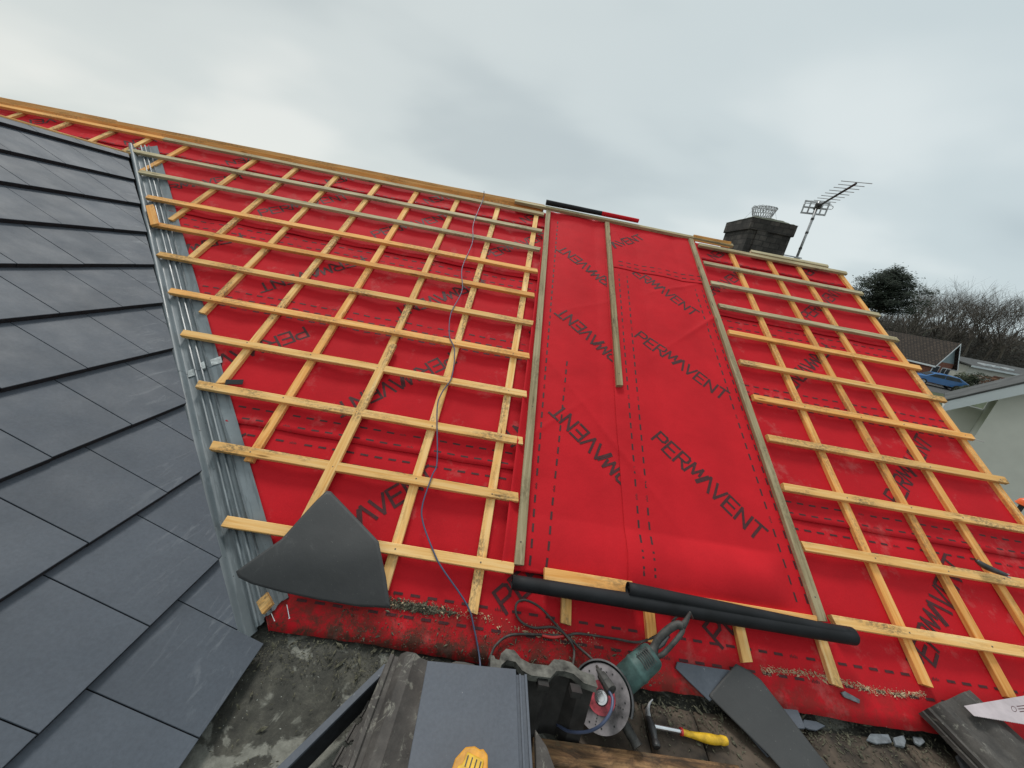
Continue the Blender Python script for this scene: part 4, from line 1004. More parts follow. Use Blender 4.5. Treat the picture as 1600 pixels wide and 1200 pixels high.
# loop handle with trigger and cord guard
b = MB(); b.tube(smooth_pts([(.25, .004, -.056), (.275, .014, -.056), (.31, .024, -.056), (.36, .026, -.056), (.40, .020, -.056), (.418, .004, -.056)], 4), [.030, .026, .022, .019, .017] + [.0155] * 12 + [.017, .017, .017, .017], 16)
b.tube(smooth_pts([(.255, -.012, -.056), (.285, -.020, -.056), (.34, -.017, -.056), (.395, -.010, -.056), (.418, .002, -.056)], 4), .0095, 12); gpart('rear_handle', b, 'blackplastic')
b = MB(); b.tube([(.285, .004, -.056), (.31, .004, -.056), (.345, .010, -.056)], [.006, .009, .005], 10); gpart('trigger', b, 'darkmetal')
b = MB(); b.tube(smooth_pts([(.415, .004, -.056), (.445, .010, -.053), (.475, .020, -.050)], 5), [.014 - .0008 * i for i in range(11)], 12); gpart('cord_sleeve', b, 'blackplastic')
# side handle hanging below
b = MB(); b.tube([(.02, -.042, -.058), (.02, -.075, -.058), (.018, -.085, -.058), (.016, -.15, -.056), (.015, -.165, -.055)], [.010, .011, .019, .017, .020], 14); gpart('side_handle', b, 'blackplastic')
# dark plug adaptor sitting on the disc
pl = MB(); pm = frame(Vector((.9, .1, -.4)).normalized(), Vector((0, 1, 0)), Vector((.4, 0, .9)).normalized(), (0, 0, 0))
ep = GM @ Vector((.475, .020, -.050))
C0 = [ep, atroof(1082, 966, .02), atroof(1075, 955, -.02), atroof(1056, 965, -.02), atroof(1040, 985, -.015), atroof(1000, 1003, -.035), atroof(960, 998, -.04), atroof(905, 990, -.035), atroof(885, 993, -.04), atroof(850, 992, -.04), atroof(800, 992, -.038), atroof(775, 1008, -.03), atroof(764, 1032, -.02)]
m_ = MB(); m_.tube(smooth_pts(C0, 8), .0052, 8); crd = m_.build('power_cord', M['cord'], smooth=True)
tag(crd, 'dusty black power cord with red tape, running from the grinder across the red membrane', 'power cord')
m_ = MB(); m_.tube(smooth_pts([atroof(884, 993, -.04), atroof(865, 996, -.04), atroof(847, 993, -.04)], 5), .0068, 8); m_.build('red_tape', M['redtape'], crd, smooth=True)
pgp = Dc + nD * .045 + bx * -.005 + by * .030
C1 = [atroof(895, 1040, .0), atroof(897, 1018, -.03), atroof(890, 1000, -.02), atroof(868, 975, -.036), atroof(845, 950, -.036), atroof(822, 938, -.036), atroof(808, 942, -.04), atroof(806, 958, -.04), atroof(815, 972, -.04), atroof(835, 981, -.04), atroof(865, 980, -.04), atroof(885, 993, -.026), atroof(905, 1012, -.03), atroof(925, 1030, .0), dk(936, 1047, -1.40)]
m_ = MB(); m_.tube(smooth_pts(C1, 8), .0052, 8); ext = m_.build('extension_cord', M['cord'], smooth=True)
tag(ext, 'dusty black cord looped on the red membrane, ending in a plug over the grinder disc', 'extension cord')
pc0 = dk(934, 1046, -1.40); pc1 = dk(948, 1068, -1.39)
m_ = MB(); m_.tube([pc0, pc0.lerp(pc1, .35), pc0.lerp(pc1, .40), pc0.lerp(pc1, .9), pc1], [.007, .011, .017, .019, .016], 12); m_.build('plug', M['blackplastic'], ext)
m_ = MB(); m_.tube([pc1, pc1 + (pc1 - pc0).normalized() * .028], [.020, .021], 12); m_.build('socket', M['blackplastic'], ext)
C2 = [dk(950, 1078, -1.385), dk(957, 1092, -1.38), dk(954, 1112, -1.39), dk(940, 1132, -1.42), dk(918, 1143, -1.47), dk(890, 1143, -1.52), dk(870, 1132, -1.56)]
m_ = MB(); m_.tube(smooth_pts(C2, 8), .0052, 8); tag(m_.build('cable', M['bluecable'], smooth=True), 'short loop of blue cable curving over the perforated grinder disc', 'cable')

# --- claw hammer -------------------------------------------------------------
hz = -1.565
h0 = dk(1018, 1134, hz); h1 = dk(1135, 1157, hz - .005); hx = (h1 - h0); HL = hx.length; hx.normalize(); hy = Zv.cross(hx).normalized(); hzv = hx.cross(hy)
HM = frame(hx, hy, hzv, h0)
hm = thing('hammer', h0, 'claw hammer with steel shaft and yellow grip lying on the brown boards', 'hammer')
def hpart(nm, mb, mt):
    o = mb.build(nm, M[mt], hm, HM); return autosmooth(o, 40)
b = MB(); b.tube([(.0, 0, 0), (HL * .42, 0, 0)], [.0085, .0075], 12); hpart('shaft', b, 'chrome')
b = MB(); n = 18; b.tube([(HL * .40 + HL * .60 * i / n, -.006 * math.sin(i / n * 3), 0) for i in range(n + 1)], [.010] + [.0135 + .003 * math.sin(i / n * 6.5 + 3.8) + (.003 if i > 15 else 0) for i in range(1, n)] + [.013], 14); hpart('grip', b, 'yellow')
b = MB(); b.tube([(HL * .385, 0, 0), (HL * .41, 0, 0)], .0132, 14); hpart('collar', b, 'redtape')
b = MB(); b.tube([(-.004, .030, 0), (-.002, .012, 0), (0, -.008, 0), (0, -.022, 0), (-.001, -.045, .0), (-.001, -.050, 0), (-.001, -.064, 0), (-.001, -.067, 0)], [.010, .013, .015, .0125, .0105, .0145, .0150, .012], 14); hpart('head', b, 'darkmetal')
b = MB()
for s_ in (-1, 1): b.tube(smooth_pts([(-.004, .026, s_ * .004), (.000, .050, s_ * .007), (.012, .072, s_ * .009), (.030, .088, s_ * .011)], 4), [.009 - .0006 * i for i in range(13)], 8)
hpart('claw', b, 'alu')

# --- dark sheets and slate fragments on the right ---------------------------
Zr = -1.53
sheet_poly('dark_sheet', [atroof(1108, 1086, -.030), atroof(1128, 1062, -.030), atroof(1150, 1037, -.030), atroof(1168, 1048, -.032), atroof(1187, 1064, -.03), dk(1225, 1110, -1.50), dk(1262, 1158, -1.525), dk(1300, 1208, -1.55), dk(1235, 1215, -1.555), dk(1200, 1178, -1.55), dk(1165, 1142, -1.535)], M['rubber'],
           lambda x, y: .008 * math.sin(x * 9), 'long dark grey sheet curving off the bottom edge beside the hammer', 'sheet', .003)
def slab(name, pxs, z, th, mat, label, cat, group=None, slope=0):
    pts = [dk(x, y, z) for x, y in pxs]; c = sum(pts, Vector()) / len(pts); b = MB()
    b.prism([((p - c).x, (p - c).y) for p in pts], -th, 0); o = b.build(name, M[mat], None, Matrix.Translation(c) @ Matrix.Rotation(slope, 4, 'X')); bevel(o, th * .2)
    return tag(o, label, cat, group)
sheet_poly('slate_piece', [atroof(1055, 1044, -.040), atroof(1058, 1034, -.040), atroof(1092, 1040, -.040), atroof(1145, 1048, -.040), atroof(1130, 1078, -.040), atroof(1108, 1096, -.040), atroof(1075, 1064, -.040)], M['slate_loose'], lambda x, y: 0, 'wedge shaped grey slate offcut tucked under the top of the long dark sheet', 'slate offcut', .008)
slab('slate_piece', [(1112, 1090), (1168, 1145), (1200, 1182), (1212, 1176), (1190, 1150), (1130, 1090)], -1.570, .008, 'slate_loose', 'pale slate sliver showing under the left edge of the long dark sheet', 'slate offcut')
slab('slate_piece', [(1218, 1092), (1224, 1090), (1246, 1108), (1254, 1126), (1258, 1138), (1238, 1138), (1222, 1122)], -1.545, .008, 'slate_loose', 'leaf shaped broken slate piece right of the long dark sheet', 'slate offcut')
slab('slate_piece', [(1256, 1124), (1276, 1127), (1290, 1134), (1276, 1141), (1264, 1139), (1254, 1134)], -1.566, .008, 'slate_loose', 'small pointed slate chip touching the leaf shaped piece', 'slate offcut')
sheet_poly('slate_piece', [atroof(1314, 1082, -.040), atroof(1319, 1080, -.040), atroof(1342, 1093, -.040), atroof(1342, 1099, -.040), atroof(1318, 1089, -.040)], M['chips'], lambda x, y: 0, 'narrow slate offcut lying on the red eaves strip', 'slate offcut', .009)
slab('slate_piece', [(1360, 1146), (1388, 1147), (1394, 1160), (1370, 1162), (1354, 1156)], -1.572, .008, 'chips', 'flat broken slate chip, leftmost of three beside the old ribbed tile', 'slate offcut')
slab('slate_piece', [(1396, 1152), (1412, 1148), (1416, 1158), (1414, 1167), (1400, 1164)], -1.570, .012, 'chips', 'chunky slate chip, middle of three beside the old ribbed tile', 'slate offcut')
slab('slate_piece', [(1426, 1150), (1440, 1152), (1446, 1159), (1438, 1165), (1430, 1160)], -1.570, .010, 'chips', 'small pale slate chip, rightmost of three beside the old ribbed tile', 'slate offcut')
slab('slate_piece', [(1494, 1180), (1500, 1178), (1520, 1196), (1525, 1206), (1508, 1206)], -1.560, .012, 'chips', 'dull slate chip in the shadow under the old ribbed tile', 'slate offcut')
# old ribbed tiles (two) at the lower right, handsaw on top
G7 = 'old ribbed tiles by the handsaw'
p = dk(1447, 1108, -1.46); q_ = dk(1512, 1080, -1.46); r_ = dk(1600, 1212, -1.50)
ax = (q_ - p).normalized(); W3 = (q_ - p).length; dn_ = (r_ - p); dn_ = (dn_ - ax * dn_.dot(ax)).normalized(); nn_ = dn_.cross(ax); nn_ = nn_ if nn_.z > 0 else -nn_
for i, (lb) in enumerate(('upper weathered ribbed roof tile lying aslant under the handsaw', 'lower weathered ribbed roof tile showing its edge beneath its twin')):
    b = MB(); M0 = frame(ax, -dn_, nn_, p - nn_ * .022 * i - ax * .012 * i) @ Matrix.Diagonal((W3 / .36, 1, 1.0, 1)); prof_tile(b, M0, LT=.52, t=.018, ribs=False)
    o = b.build('concrete_tile', M['oldtile']); autosmooth(o, 35); tag(o, lb, 'concrete tile', G7)
sw = thing('handsaw', dk(1560, 1110, -1.42), 'pale handsaw blade reaching in from the right edge over the old ribbed tile', 'handsaw')
a_, b_ = dk(1506, 1103, -1.425), dk(1521, 1118, -1.425); c_ = dk(1630, 1082, -1.40); d_ = dk(1630, 1136, -1.41)
nq = (c_ - a_).cross(d_ - a_).normalized(); nq = nq if nq.z > 0 else -nq; ax = (c_ - a_).normalized(); ay_ = nq.cross(ax); cL = lambda q: ((q - a_).dot(ax), (q - a_).dot(ay_))
A2, B2, C2_, D2 = (0, 0), cL(b_), cL(c_), cL(d_)
teeth = []; nt_ = 40
for i in range(nt_ + 1):
    f = i / nt_; x = B2[0] + (D2[0] - B2[0]) * f; y = B2[1] + (D2[1] - B2[1]) * f; teeth += [(x, y), (x + (D2[0] - B2[0]) / nt_ * .5, y - .004)]
b = MB(); b.prism([A2] + teeth[:-1] + [C2_], -.0006, .0006, frame(ax, ay_, nq, a_)); b.build('blade', M['sawblade'], sw)
# worn maker's mark on the blade: an oval swirl with three lines
b = MB(); cx, cy = (cL(dk(1584, 1108, -1.413)))
for t in range(14):
    a0, a1 = 2 * math.pi * t / 14, 2 * math.pi * (t + 1) / 14
    f = lambda a_, k: (cx + k * .018 * math.cos(a_), cy + k * .008 * math.sin(a_) + k * .006 * math.cos(a_))
    P4 = [f(a0, 1), f(a1, 1), f(a1, .8), f(a0, .8)]; b.add([(x, y, .0009) for x, y in P4], [(0, 1, 2, 3)])
for i, (l0, l1) in enumerate(((.01, .09), (.0, .06), (-.01, .09))):
    y = cy + .008 - i * .009; b.add([(cx + .022 + l0, y, .0009), (cx + l1 + .03, y - .004, .0009), (cx + l1 + .03, y - .007, .0009), (cx + .022 + l0, y - .003, .0009)], [(0, 1, 2, 3)])
b.build('blade_mark', M['print'], sw, frame(ax, ay_, nq, a_))
e_ = frame(ax, ay_, nq, c_); b = MB(); b.prism([(-.01, .0), (.09, .01), (.12, -.05), (.10, -.13), (-.01, -.11)], -.010, .010, e_); bevel(b.build('handle', M['yellow'], sw), .006)

# --- yellow tool battery on the grey tile -------------------------------------
yt = -1.185
p = dk(737, 1184, yt); p.y -= .030; YM = frame(Vector((.97, -.24, 0)).normalized(), Vector((.24, .97, 0)).normalized(), Zv, p)
bt = thing('tool_battery', p, 'yellow cordless tool with vent slots standing on the grey tile at the bottom edge', 'power tool')
b = MB(); b.prism([(-.046, -.12), (-.046, .015), (-.030, .045), (-.008, .055), (.008, .053), (.014, .058), (.030, .050), (.044, .010), (.046, -.12)], -.07, 0, YM)
o = b.build('casing', M['amber'], bt); bevel(o, .006, 2)
b = MB(); b.prism([(-.034, -.12), (-.034, .000), (-.024, .010), (-.022, .034), (.024, .034), (.026, .012), (.034, .0), (.034, -.12)], .0, .007, YM); bevel(b.build('raised_panel', M['yellow'], bt), .003)
b = MB()
for i in range(4): b.box((-.018 + i * .0115, .004, .0045), (-.0150 + i * .0115, .027, .0078), YM)
b.build('vents', M['blackplastic'], bt)
b = MB(); b.box((-.05, -.12, -.085), (.05, .02, -.071), YM); b.build('base', M['blackplastic'], bt)

# --- debris: sawdust lines and grit (uncountable) -------------------------------
def scatter(name, pts_fn, n, mat, smin, smax, seed):
    r = random.Random(seed); mb = MB()
    for i in range(n):
        c, nrm = pts_fn(r); s_ = r.uniform(smin, smax) * (1 + 2.2 * (r.random() < .05)); a = Vector((r.gauss(0, 1), r.gauss(0, 1), r.gauss(0, .4))).normalized(); b_ = nrm.cross(a).normalized(); a = a * s_ * r.uniform(1, 2.6); b_ = b_ * s_ * .6; h = nrm * s_ * .5
        mb.add([c - a, c + b_, c + a * .8, c - b_ * .8, c + h], [(0, 1, 4), (1, 2, 4), (2, 3, 4), (3, 0, 4)])
    return tag(mb.build(name, mat, recalc=False), kind='stuff')
def f1(r):
    if r.random() < .65: u = r.uniform(1.35, 2.12); v = .118 + .012 * math.sin(u * 9) + r.gauss(0, .007)
    elif r.random() < .5: u = r.gauss(.42, .1); v = .125 + r.gauss(0, .014)
    else: u = r.uniform(-.35, .15); v = .15 + r.gauss(0, .012)
    return rp(u, v, msurf(u, v, 0) + .003), NN
def f2(r):
    u = r.uniform(-.5, .9); v = r.uniform(.0, .11); return rp(u, v, msurf(u, v, 0) + .002), NN
def f3(r):
    x = r.uniform(-.75, 3.0); y = .98 + r.gauss(0, .05) if r.random() < .75 else r.uniform(.5, 1.05); y = min(y, 1.08)
    return Vector((x, y, Z0 + DZ + .012 + (.035 * max(0, (y - .75)) / .3 if x < .2 else .004))), Zv
tag(scatter('sawdust', f1, 1700, M['dust'], .0012, .003, 1), 'pale sawdust lying in a line on the red eaves strip', 'sawdust')
tag(scatter('debris', f2, 1100, M['grit'], .001, .0028, 2), 'mossy grit scattered on the dirty lower edge of the red membrane', 'debris')
tag(scatter('grit', f3, 5200, M['grit'], .0015, .005, 3), 'moss crumbs and grit along the joint below the eaves', 'debris')
def f4(r):
    u = r.gauss(-.20, .08); v = .145 + r.gauss(0, .010); return rp(u, v, msurf(u, v, 0) + .004), NN
tag(scatter('moss', f4, 900, M['grit'], .002, .005, 5), 'line of dark moss crumbs on the red membrane near the dark curled sheet', 'moss')

# ================================================================== NEIGHBOURS
# near white gable on the right: gable plane along gv, ridge running away along ev
YH = 5.85; AZ = R(50)
ev = Vector((math.sin(AZ), math.cos(AZ), 0)); gv = Vector((ev.y, -ev.x, 0))
cA = aty(1479, 627, YH); rh = ray(1602, 599); q_ = (cA.x * rh.y - cA.y * rh.x); tB = -q_ / (gv.x * rh.y - gv.y * rh.x)
pB_ = Vector((cA.x, cA.y, 0)) + gv * tB; zB = Z0 + rh.z * pB_.y / rh.y; sl = (zB - cA.z) / tB
nb = thing('white_house', Vector((cA.x, cA.y, 0)), 'near white rendered gable with a broad pale fascia rising towards the right edge', 'building')
NBM = frame(gv, ev, (0, 0, 1), (cA.x, cA.y, 0)); GB = NBM @ frame((1, 0, 0), (0, 0, 1), (0, -1, 0), (0, 0, 0)); zr = lambda x: cA.z + x * sl
r1 = NBM.inverted().to_3x3() @ ray(1550, 640); q = NBM.inverted() @ EYE; tt = (.34 - q.y) / r1.y; wx = q.x + r1.x * tt; XR = 3.4; th = .20
w = MB(); w.prism([(wx, 0), (XR * 2 - wx, 0), (XR * 2 - wx, zr(wx) - .12), (XR, zr(XR) - .12), (wx, zr(wx) - .12)], -1.5, -.34, GB); w.box((.03, 1.25, 0), (wx - .002, 1.5, zr(.03) - .13), NBM); w.build('wall', M['render'], nb)
b = MB(); b.prism([(0, zr(0) - th), (XR, zr(XR) - th), (XR * 2, zr(0) - th), (XR * 2, zr(0)), (XR, zr(XR)), (0, zr(0))], -.03, 0, GB); b.build('fascia', M['white'], nb)
b = MB(); b.prism([(-.03, zr(-.03) + .002), (XR, zr(XR) + .002), (XR * 2 + .03, zr(-.03) + .002), (XR * 2 + .03, zr(-.03) + .04), (XR, zr(XR) + .04), (-.03, zr(-.03) + .04)], -1.55, .01, GB); b.build('roof', M['darkgrey'], nb)
b = MB(); b.prism([(.01, zr(0) - th + .02), (wx, zr(wx) - th + .02), (wx, zr(wx) - th + .04), (.01, zr(0) - th + .04)], -1.5, -.031, GB); b.build('soffit', M['cream'], nb)
# tiny orange thing at the frame edge
p = aty(1600, 786, 3.2); b = MB(); b.lathe([(.0, .05), (.02, .048), (.04, .03), (.048, 0), (.055, -.015), (.03, -.03), (.0, -.03)], 20, Matrix.Translation(p)); b.tube([p + Vector((0, 0, -.03)), Vector((p.x, p.y, 0))], .02, 8, 1)
tag(autosmooth(b.build('marker_post', [M['orange'], M['darkgrey']])), 'bright orange rounded cap at the right edge below the pale wall', 'post cap')

# bungalow with blue-grey gable
def bungalow(name, label, P, rot, W, LN, he, hr, wallm, roofm, gablem, wins=(), over=.35):
    """front gable faces local -Y, ridge runs along +Y"""
    mt = Matrix.Translation((P.x, P.y, 0)) @ Matrix.Rotation(rot, 4, 'Z')
    t = thing(name, Vector((P.x, P.y, 0)), label, 'house')
    b = MB(); b.box((-W / 2, 0, 0), (W / 2, LN, he)); b.build('wall', wallm, t, mt)
    b = MB(); fm = frame((1, 0, 0), (0, 0, 1), (0, -1, 0), (0, 0, 0)); b.prism([(-W / 2, he), (W / 2, he), (0, hr - .1)], -LN + .1, -.04, mt @ fm); b.build('gable', gablem, t)
    sl_ = (hr - he) / (W / 2); rf = MB()
    for s_ in (-1, 1):
        lo = (s_ * (W / 2 + over), he - over * sl_); hi = (0, hr)
        poly = [lo, hi, (0, hr + .12), (lo[0], lo[1] + .12)]
        rf.prism(poly, -LN - over, over, mt @ fm)
    ro = rf.build('roof', roofm, t)
    bb = MB()
    for s_ in (-1, 1):
        lo = (s_ * (W / 2 + over), he - over * sl_); bb.prism([(lo[0], lo[1] - .12), (0, hr - .12), (0, hr + .10), (lo[0], lo[1] + .10)], over + .002, over + .03, mt @ fm)
        bb.box((min(lo[0], lo[0] + .03 * s_), -over, lo[1] - .1), (max(lo[0], lo[0] + .03 * s_), LN + over, lo[1] + .08), mt)
    bb.build('bargeboard', M['white'], t)
    for (x, z, ww, hh) in wins:
        f = MB(); f.box((x - ww / 2, -.06, z), (x + ww / 2, -.002, z + hh), mt); fo = f.build('window', M['white'], t)
        g_ = MB()
        k = max(1, int(round(ww / .7)))
        for i in range(k): g_.box((x - ww / 2 + ww * i / k + .06, -.075, z + .08), (x - ww / 2 + ww * (i + 1) / k - .06, -.062, z + hh - .08), mt)
        g_.build('pane', M['glass'], fo)
    return t, mt
def rooftile():
    m, t, b = newmat('brown_house_tiles'); c = t.nodes.new('ShaderNodeTexCoord'); br = t.nodes.new('ShaderNodeTexBrick'); br.inputs['Scale'].default_value = 1
    br.inputs['Color1'].default_value = (.040, .030, .024, 1); br.inputs['Color2'].default_value = (.075, .055, .042, 1); br.inputs['Mortar'].default_value = (.012, .010, .009, 1)
    br.inputs['Brick Width'].default_value = .33; br.inputs['Row Height'].default_value = .30; br.inputs['Mortar Size'].default_value = .045
    s = t.nodes.new('ShaderNodeSeparateXYZ'); t.links.new(c.outputs['Object'], s.inputs[0]); cb = t.nodes.new('ShaderNodeCombineXYZ')
    t.links.new(s.outputs['Y'], cb.inputs[0]); t.links.new(s.outputs['Z'], cb.inputs[1]); mm = t.nodes.new('ShaderNodeVectorMath'); mm.operation = 'MULTIPLY'; mm.inputs[1].default_value = (1, 1.8, 1); t.links.new(cb.outputs[0], mm.inputs[0]); t.links.new(mm.outputs[0], br.inputs['Vector'])
    t.links.new(br.outputs['Color'], b.inputs['Base Color']); b.inputs['Roughness'].default_value = .9; return m
M['rooftile'] = rooftile()
P1 = aty(1478, 566, 42)
hA = aty(1494.5, 537, 42)
bungalow('house', 'bungalow with brown tiled roof, blue grey gable and brick front beyond the verge', P1, R(9), aty(1497, 576, 42).x - aty(1457, 566, 42).x - .6, 12, aty(1457, 563, 42).z, hA.z, M['redbrick'], M['rooftile'], M['cladding'], [(-1.0, .3, 1.0, 1.8), (.55, .5, 1.3, 1.5)])
# long white flat-roofed house
yq = 46; xa, xb = aty(1507, 585, yq).x, aty(1660, 610, yq).x; zt2 = aty(1513, 568, yq).z
t2 = thing('house', Vector((xa, yq, 0)), 'long white house with a low grey roof and white roof windows behind the hedges', 'house')
b = MB(); b.box((xa, yq, 0), (xb, yq + 9, zt2 - .25)); b.build('wall', M['cream'], t2)
b = MB(); b.prism([(yq - .4, zt2 - .25), (yq + 4.5, zt2 + .45), (yq + 9.4, zt2 - .25), (yq + 9.4, zt2 - .12), (yq + 4.5, zt2 + .60), (yq - .4, zt2 - .08)], xa - .3, xb, frame((0, 1, 0), (0, 0, 1), (1, 0, 0), (0, 0, 0))); b.build('roof', M['darkgrey'], t2)
b = MB(); b.box((xa - .32, yq - .44, zt2 - .32), (xb, yq - .405, zt2 - .10)); b.build('gutter', M['white'], t2)
for px in (1532, 1548, 1572):
    p = aty(px, 572, yq + 1.2); b = MB(); b.box((p.x, yq + .8, zt2 + .10), (p.x + .8, yq + 1.7, zt2 + .32)); b.build('roof_window', M['white'], t2)
x0 = aty(1546, 598, yq).x; b = MB(); b.box((x0, yq - .06, 0), (x0 + 6.2, yq - .003, zt2 - .9)); b.build('brick_panel', M['redbrick'], t2)
b = MB(); b.box((x0 + .9, yq - .10, .9), (x0 + 2.6, yq - .061, zt2 - 1.1)); w_ = b.build('window', M['white'], t2)
b = MB(); b.box((x0 + 1.0, yq - .12, 1.0), (x0 + 1.7, yq - .101, zt2 - 1.2)); b.box((x0 + 1.8, yq - .12, 1.0), (x0 + 2.5, yq - .101, zt2 - 1.2)); b.build('pane', M['glass'], w_)
# road
rd = MB(); q0 = aty(1470, 612, 40); rd.box((q0.x - 30, q0.y - 6, .0), (q0.x + 40, q0.y + 3.0, .012)); tag(rd.build('road', M['asphalt']), kind='structure')

# blue car
cp = aty(1476, 612, 38.5); cp.z = .012
car = thing('parked_car', cp, 'blue hatchback parked in front of the bungalow beyond the roof verge', 'car')
cd = R(-28); CMx = Matrix.Translation(cp) @ Matrix.Rotation(cd, 4, 'Z') @ Matrix.Translation((-1.0, 0, 0))
def car_body():
    side = [(-2.15, .42), (-2.18, .75), (-2.05, .92), (-1.35, 1.02), (-.75, 1.42), (.2, 1.50), (1.2, 1.46), (1.85, 1.10), (2.1, .98), (2.14, .6), (2.08, .38)]
    b = MB(); n = len(side); vs = []
    for yy, k in ((-.88, .0), (-.80, 1.0), (.80, 1.0), (.88, .0)):
        for x, z in side:
            up = max(0, (z - .95)); vs.append((x * (1 if k else .985), yy * (1 - .22 * up), z if k else z - .03 * (z > .9)))
    fs = [(i * n + j, i * n + (j + 1) % n, (i + 1) * n + (j + 1) % n, (i + 1) * n + j) for i in range(3) for j in range(n)] + [tuple(range(n)), tuple(reversed(range(3 * n, 4 * n)))]
    b.add(vs, fs); return b
o = car_body().build('body', M['carpaint'], car, CMx); autosmooth(o, 35)
b = MB()
for s_ in (-1, 1):
    b.prism([(-1.15, 1.04), (-.72, 1.36), (.1, 1.42), (.1, 1.04)], -s_ * .86, -s_ * .80, CMx @ frame((1, 0, 0), (0, 0, 1), (0, -1, 0), (0, 0, 0))); b.prism([(.18, 1.04), (.18, 1.42), (1.15, 1.38), (1.5, 1.06)], -s_ * .86, -s_ * .80, CMx @ frame((1, 0, 0), (0, 0, 1), (0, -1, 0), (0, 0, 0)))
b.add([CMx @ Vector(v) for v in ((1.30, -.62, 1.42), (1.30, .62, 1.42), (1.84, .68, 1.14), (1.84, -.68, 1.14))], [(0, 1, 2, 3)]); b.add([CMx @ Vector(v) for v in ((-.80, -.62, 1.42), (-.80, .62, 1.42), (-1.33, .7, 1.06), (-1.33, -.7, 1.06))], [(0, 1, 2, 3)])
b.build('window_glass', M['glass'], car)
for x in (-1.38, 1.30):
    for s_ in (-1, 1):
        b = MB(); b.lathe([(0, -.1), (.30, -.1), (.33, -.07), (.33, .07), (.30, .1), (.0, .1)], 20, CMx @ Matrix.Translation((x, s_ * .82, .33)) @ Matrix.Rotation(R(90), 4, 'X')); wo = b.build('wheel', M['tyre'], car)
        b = MB(); b.lathe([(0, -.108), (.19, -.108), (.20, -.10)], 14, CMx @ Matrix.Translation((x, s_ * .82, .33)) @ Matrix.Rotation(R(90), 4, 'X')); b.lathe([(0, .108), (.19, .108), (.20, .10)], 14, CMx @ Matrix.Translation((x, s_ * .82, .33)) @ Matrix.Rotation(R(90), 4, 'X')); b.build('rim', M['alu'], wo)
for s_ in (-1, 1):
    b = MB(); b.box((2.02, s_ * .62 - .12, .82), (2.13, s_ * .62 + .12, .98), CMx); b.build('tail_light', M['redlabel'], car)

# --- foliage -----------------------------------------------------------------
def leaf_blob(name, c, rx, ry, rz_, n, size, mat, label, cat, group, seed):
    r = random.Random(seed); mb = MB(); cl = [(Vector((r.gauss(0, .5), r.gauss(0, .5), r.gauss(0, .5))), r.uniform(.25, .5)) for _ in range(16)]
    for i in range(n):
        q, s0 = r.choice(cl); d_ = Vector((r.gauss(0, 1), r.gauss(0, 1), r.gauss(0, 1))).normalized() * s0 * r.uniform(.75, 1.05); p = q.lerp(Vector(), .2) + d_
        if p.length > 1.15: p = p.normalized() * 1.1
        p = Vector((c.x + p.x * rx, c.y + p.y * ry, max(.02, c.z + p.z * rz_)))
        a = Vector((r.gauss(0, 1), r.gauss(0, 1), r.gauss(0, 1))).normalized() * size * r.uniform(.5, 1.3); b_ = a.orthogonal().normalized() * size * .5
        mb.add([p - a, p + b_, p + a, p - b_], [(0, 1, 2, 3)])
    return tag(mb.build(name, mat, recalc=False), label, cat, group)
for i, (px, py, yy, rx, rz_, mt_n, lb) in enumerate(((1500, 596, 40, 1.1, 1.1, 'hedge', 'olive green bush just right of the blue car'), (1519, 604, 40, 1.2, 1.2, 'hedge_dark', 'dark evergreen bush between the olive and russet bushes'), (1535, 603, 40, 1.6, 1.1, 'hedge_brown', 'russet brown bush in front of the white house'), (1508, 611, 37, .9, .6, 'hedge', 'low pale green bush nearest the back of the blue car'), (1592, 590, 44, 1.5, 1.4, 'hedge_dark', 'dark bush at the right end of the long white house'))):
    p = aty(px, py, yy); p.z = rz_ * .8; leaf_blob('bush', p, rx, rx, rz_, 1800, .10, M[mt_n], lb, 'bush', 'bushes along the road', i + 20)
def branch(mb, p, d, l, r, lev, rr, tw):
    n = 4; pts = [p]; dd = d.copy()
    for i in range(n):
        dd = (dd + Vector((rr.gauss(0, .10), rr.gauss(0, .10), rr.gauss(0.03, .07)))).normalized(); pts.append(pts[-1] + dd * l / n)
    mb.tube(pts, [r * (1 - .55 * i / n) for i in range(n + 1)], 5 if lev < 2 else 3, cap=False)
    if lev >= tw: return
    k = (4 if lev == 0 else 5)
    for i in range(k):
        f = rr.uniform(.35, 1) if lev else rr.uniform(.4, 1); q = pts[0].lerp(pts[-1], f) if lev == 0 else pts[min(n, 1 + int(f * n * .99))]
        side_ = Vector((rr.gauss(0, 1), rr.gauss(0, 1), rr.gauss(0, .5))).normalized(); nd = (dd * rr.uniform(.55, .95) + side_ * rr.uniform(.5, .85) + Vector((0, 0, .18))).normalized()
        branch(mb, q, nd, l * rr.uniform(.52, .74), r * .46, lev + 1, rr, tw)
def bare_tree_mesh(seed, hgt):
    rr = random.Random(seed); mb = MB(); tr_ = MB(); base = Vector((0, 0, 0))
    pts = [base, Vector((rr.uniform(-.2, .2), rr.uniform(-.2, .2), hgt * .18)), Vector((rr.uniform(-.4, .4), rr.uniform(-.4, .4), hgt * .38))]
    tr_.tube(pts, [hgt * .022, hgt * .017, hgt * .013], 7, cap=False)
    for i in range(7):
        a = i * 2.4 + rr.random(); el = rr.uniform(.55, 1.5); d_ = Vector((math.cos(a) * math.cos(el), math.sin(a) * math.cos(el), math.sin(el))); q = pts[1].lerp(pts[2], rr.uniform(.2, 1))
        branch(mb, q, d_, hgt * rr.uniform(.30, .42), hgt * .0075, 1, rr, 4)
    return tr_, mb
variants = []
HT = 13.0
for s_ in range(3):
    t_, c_ = bare_tree_mesh(50 + s_, HT); variants.append((t_, c_))
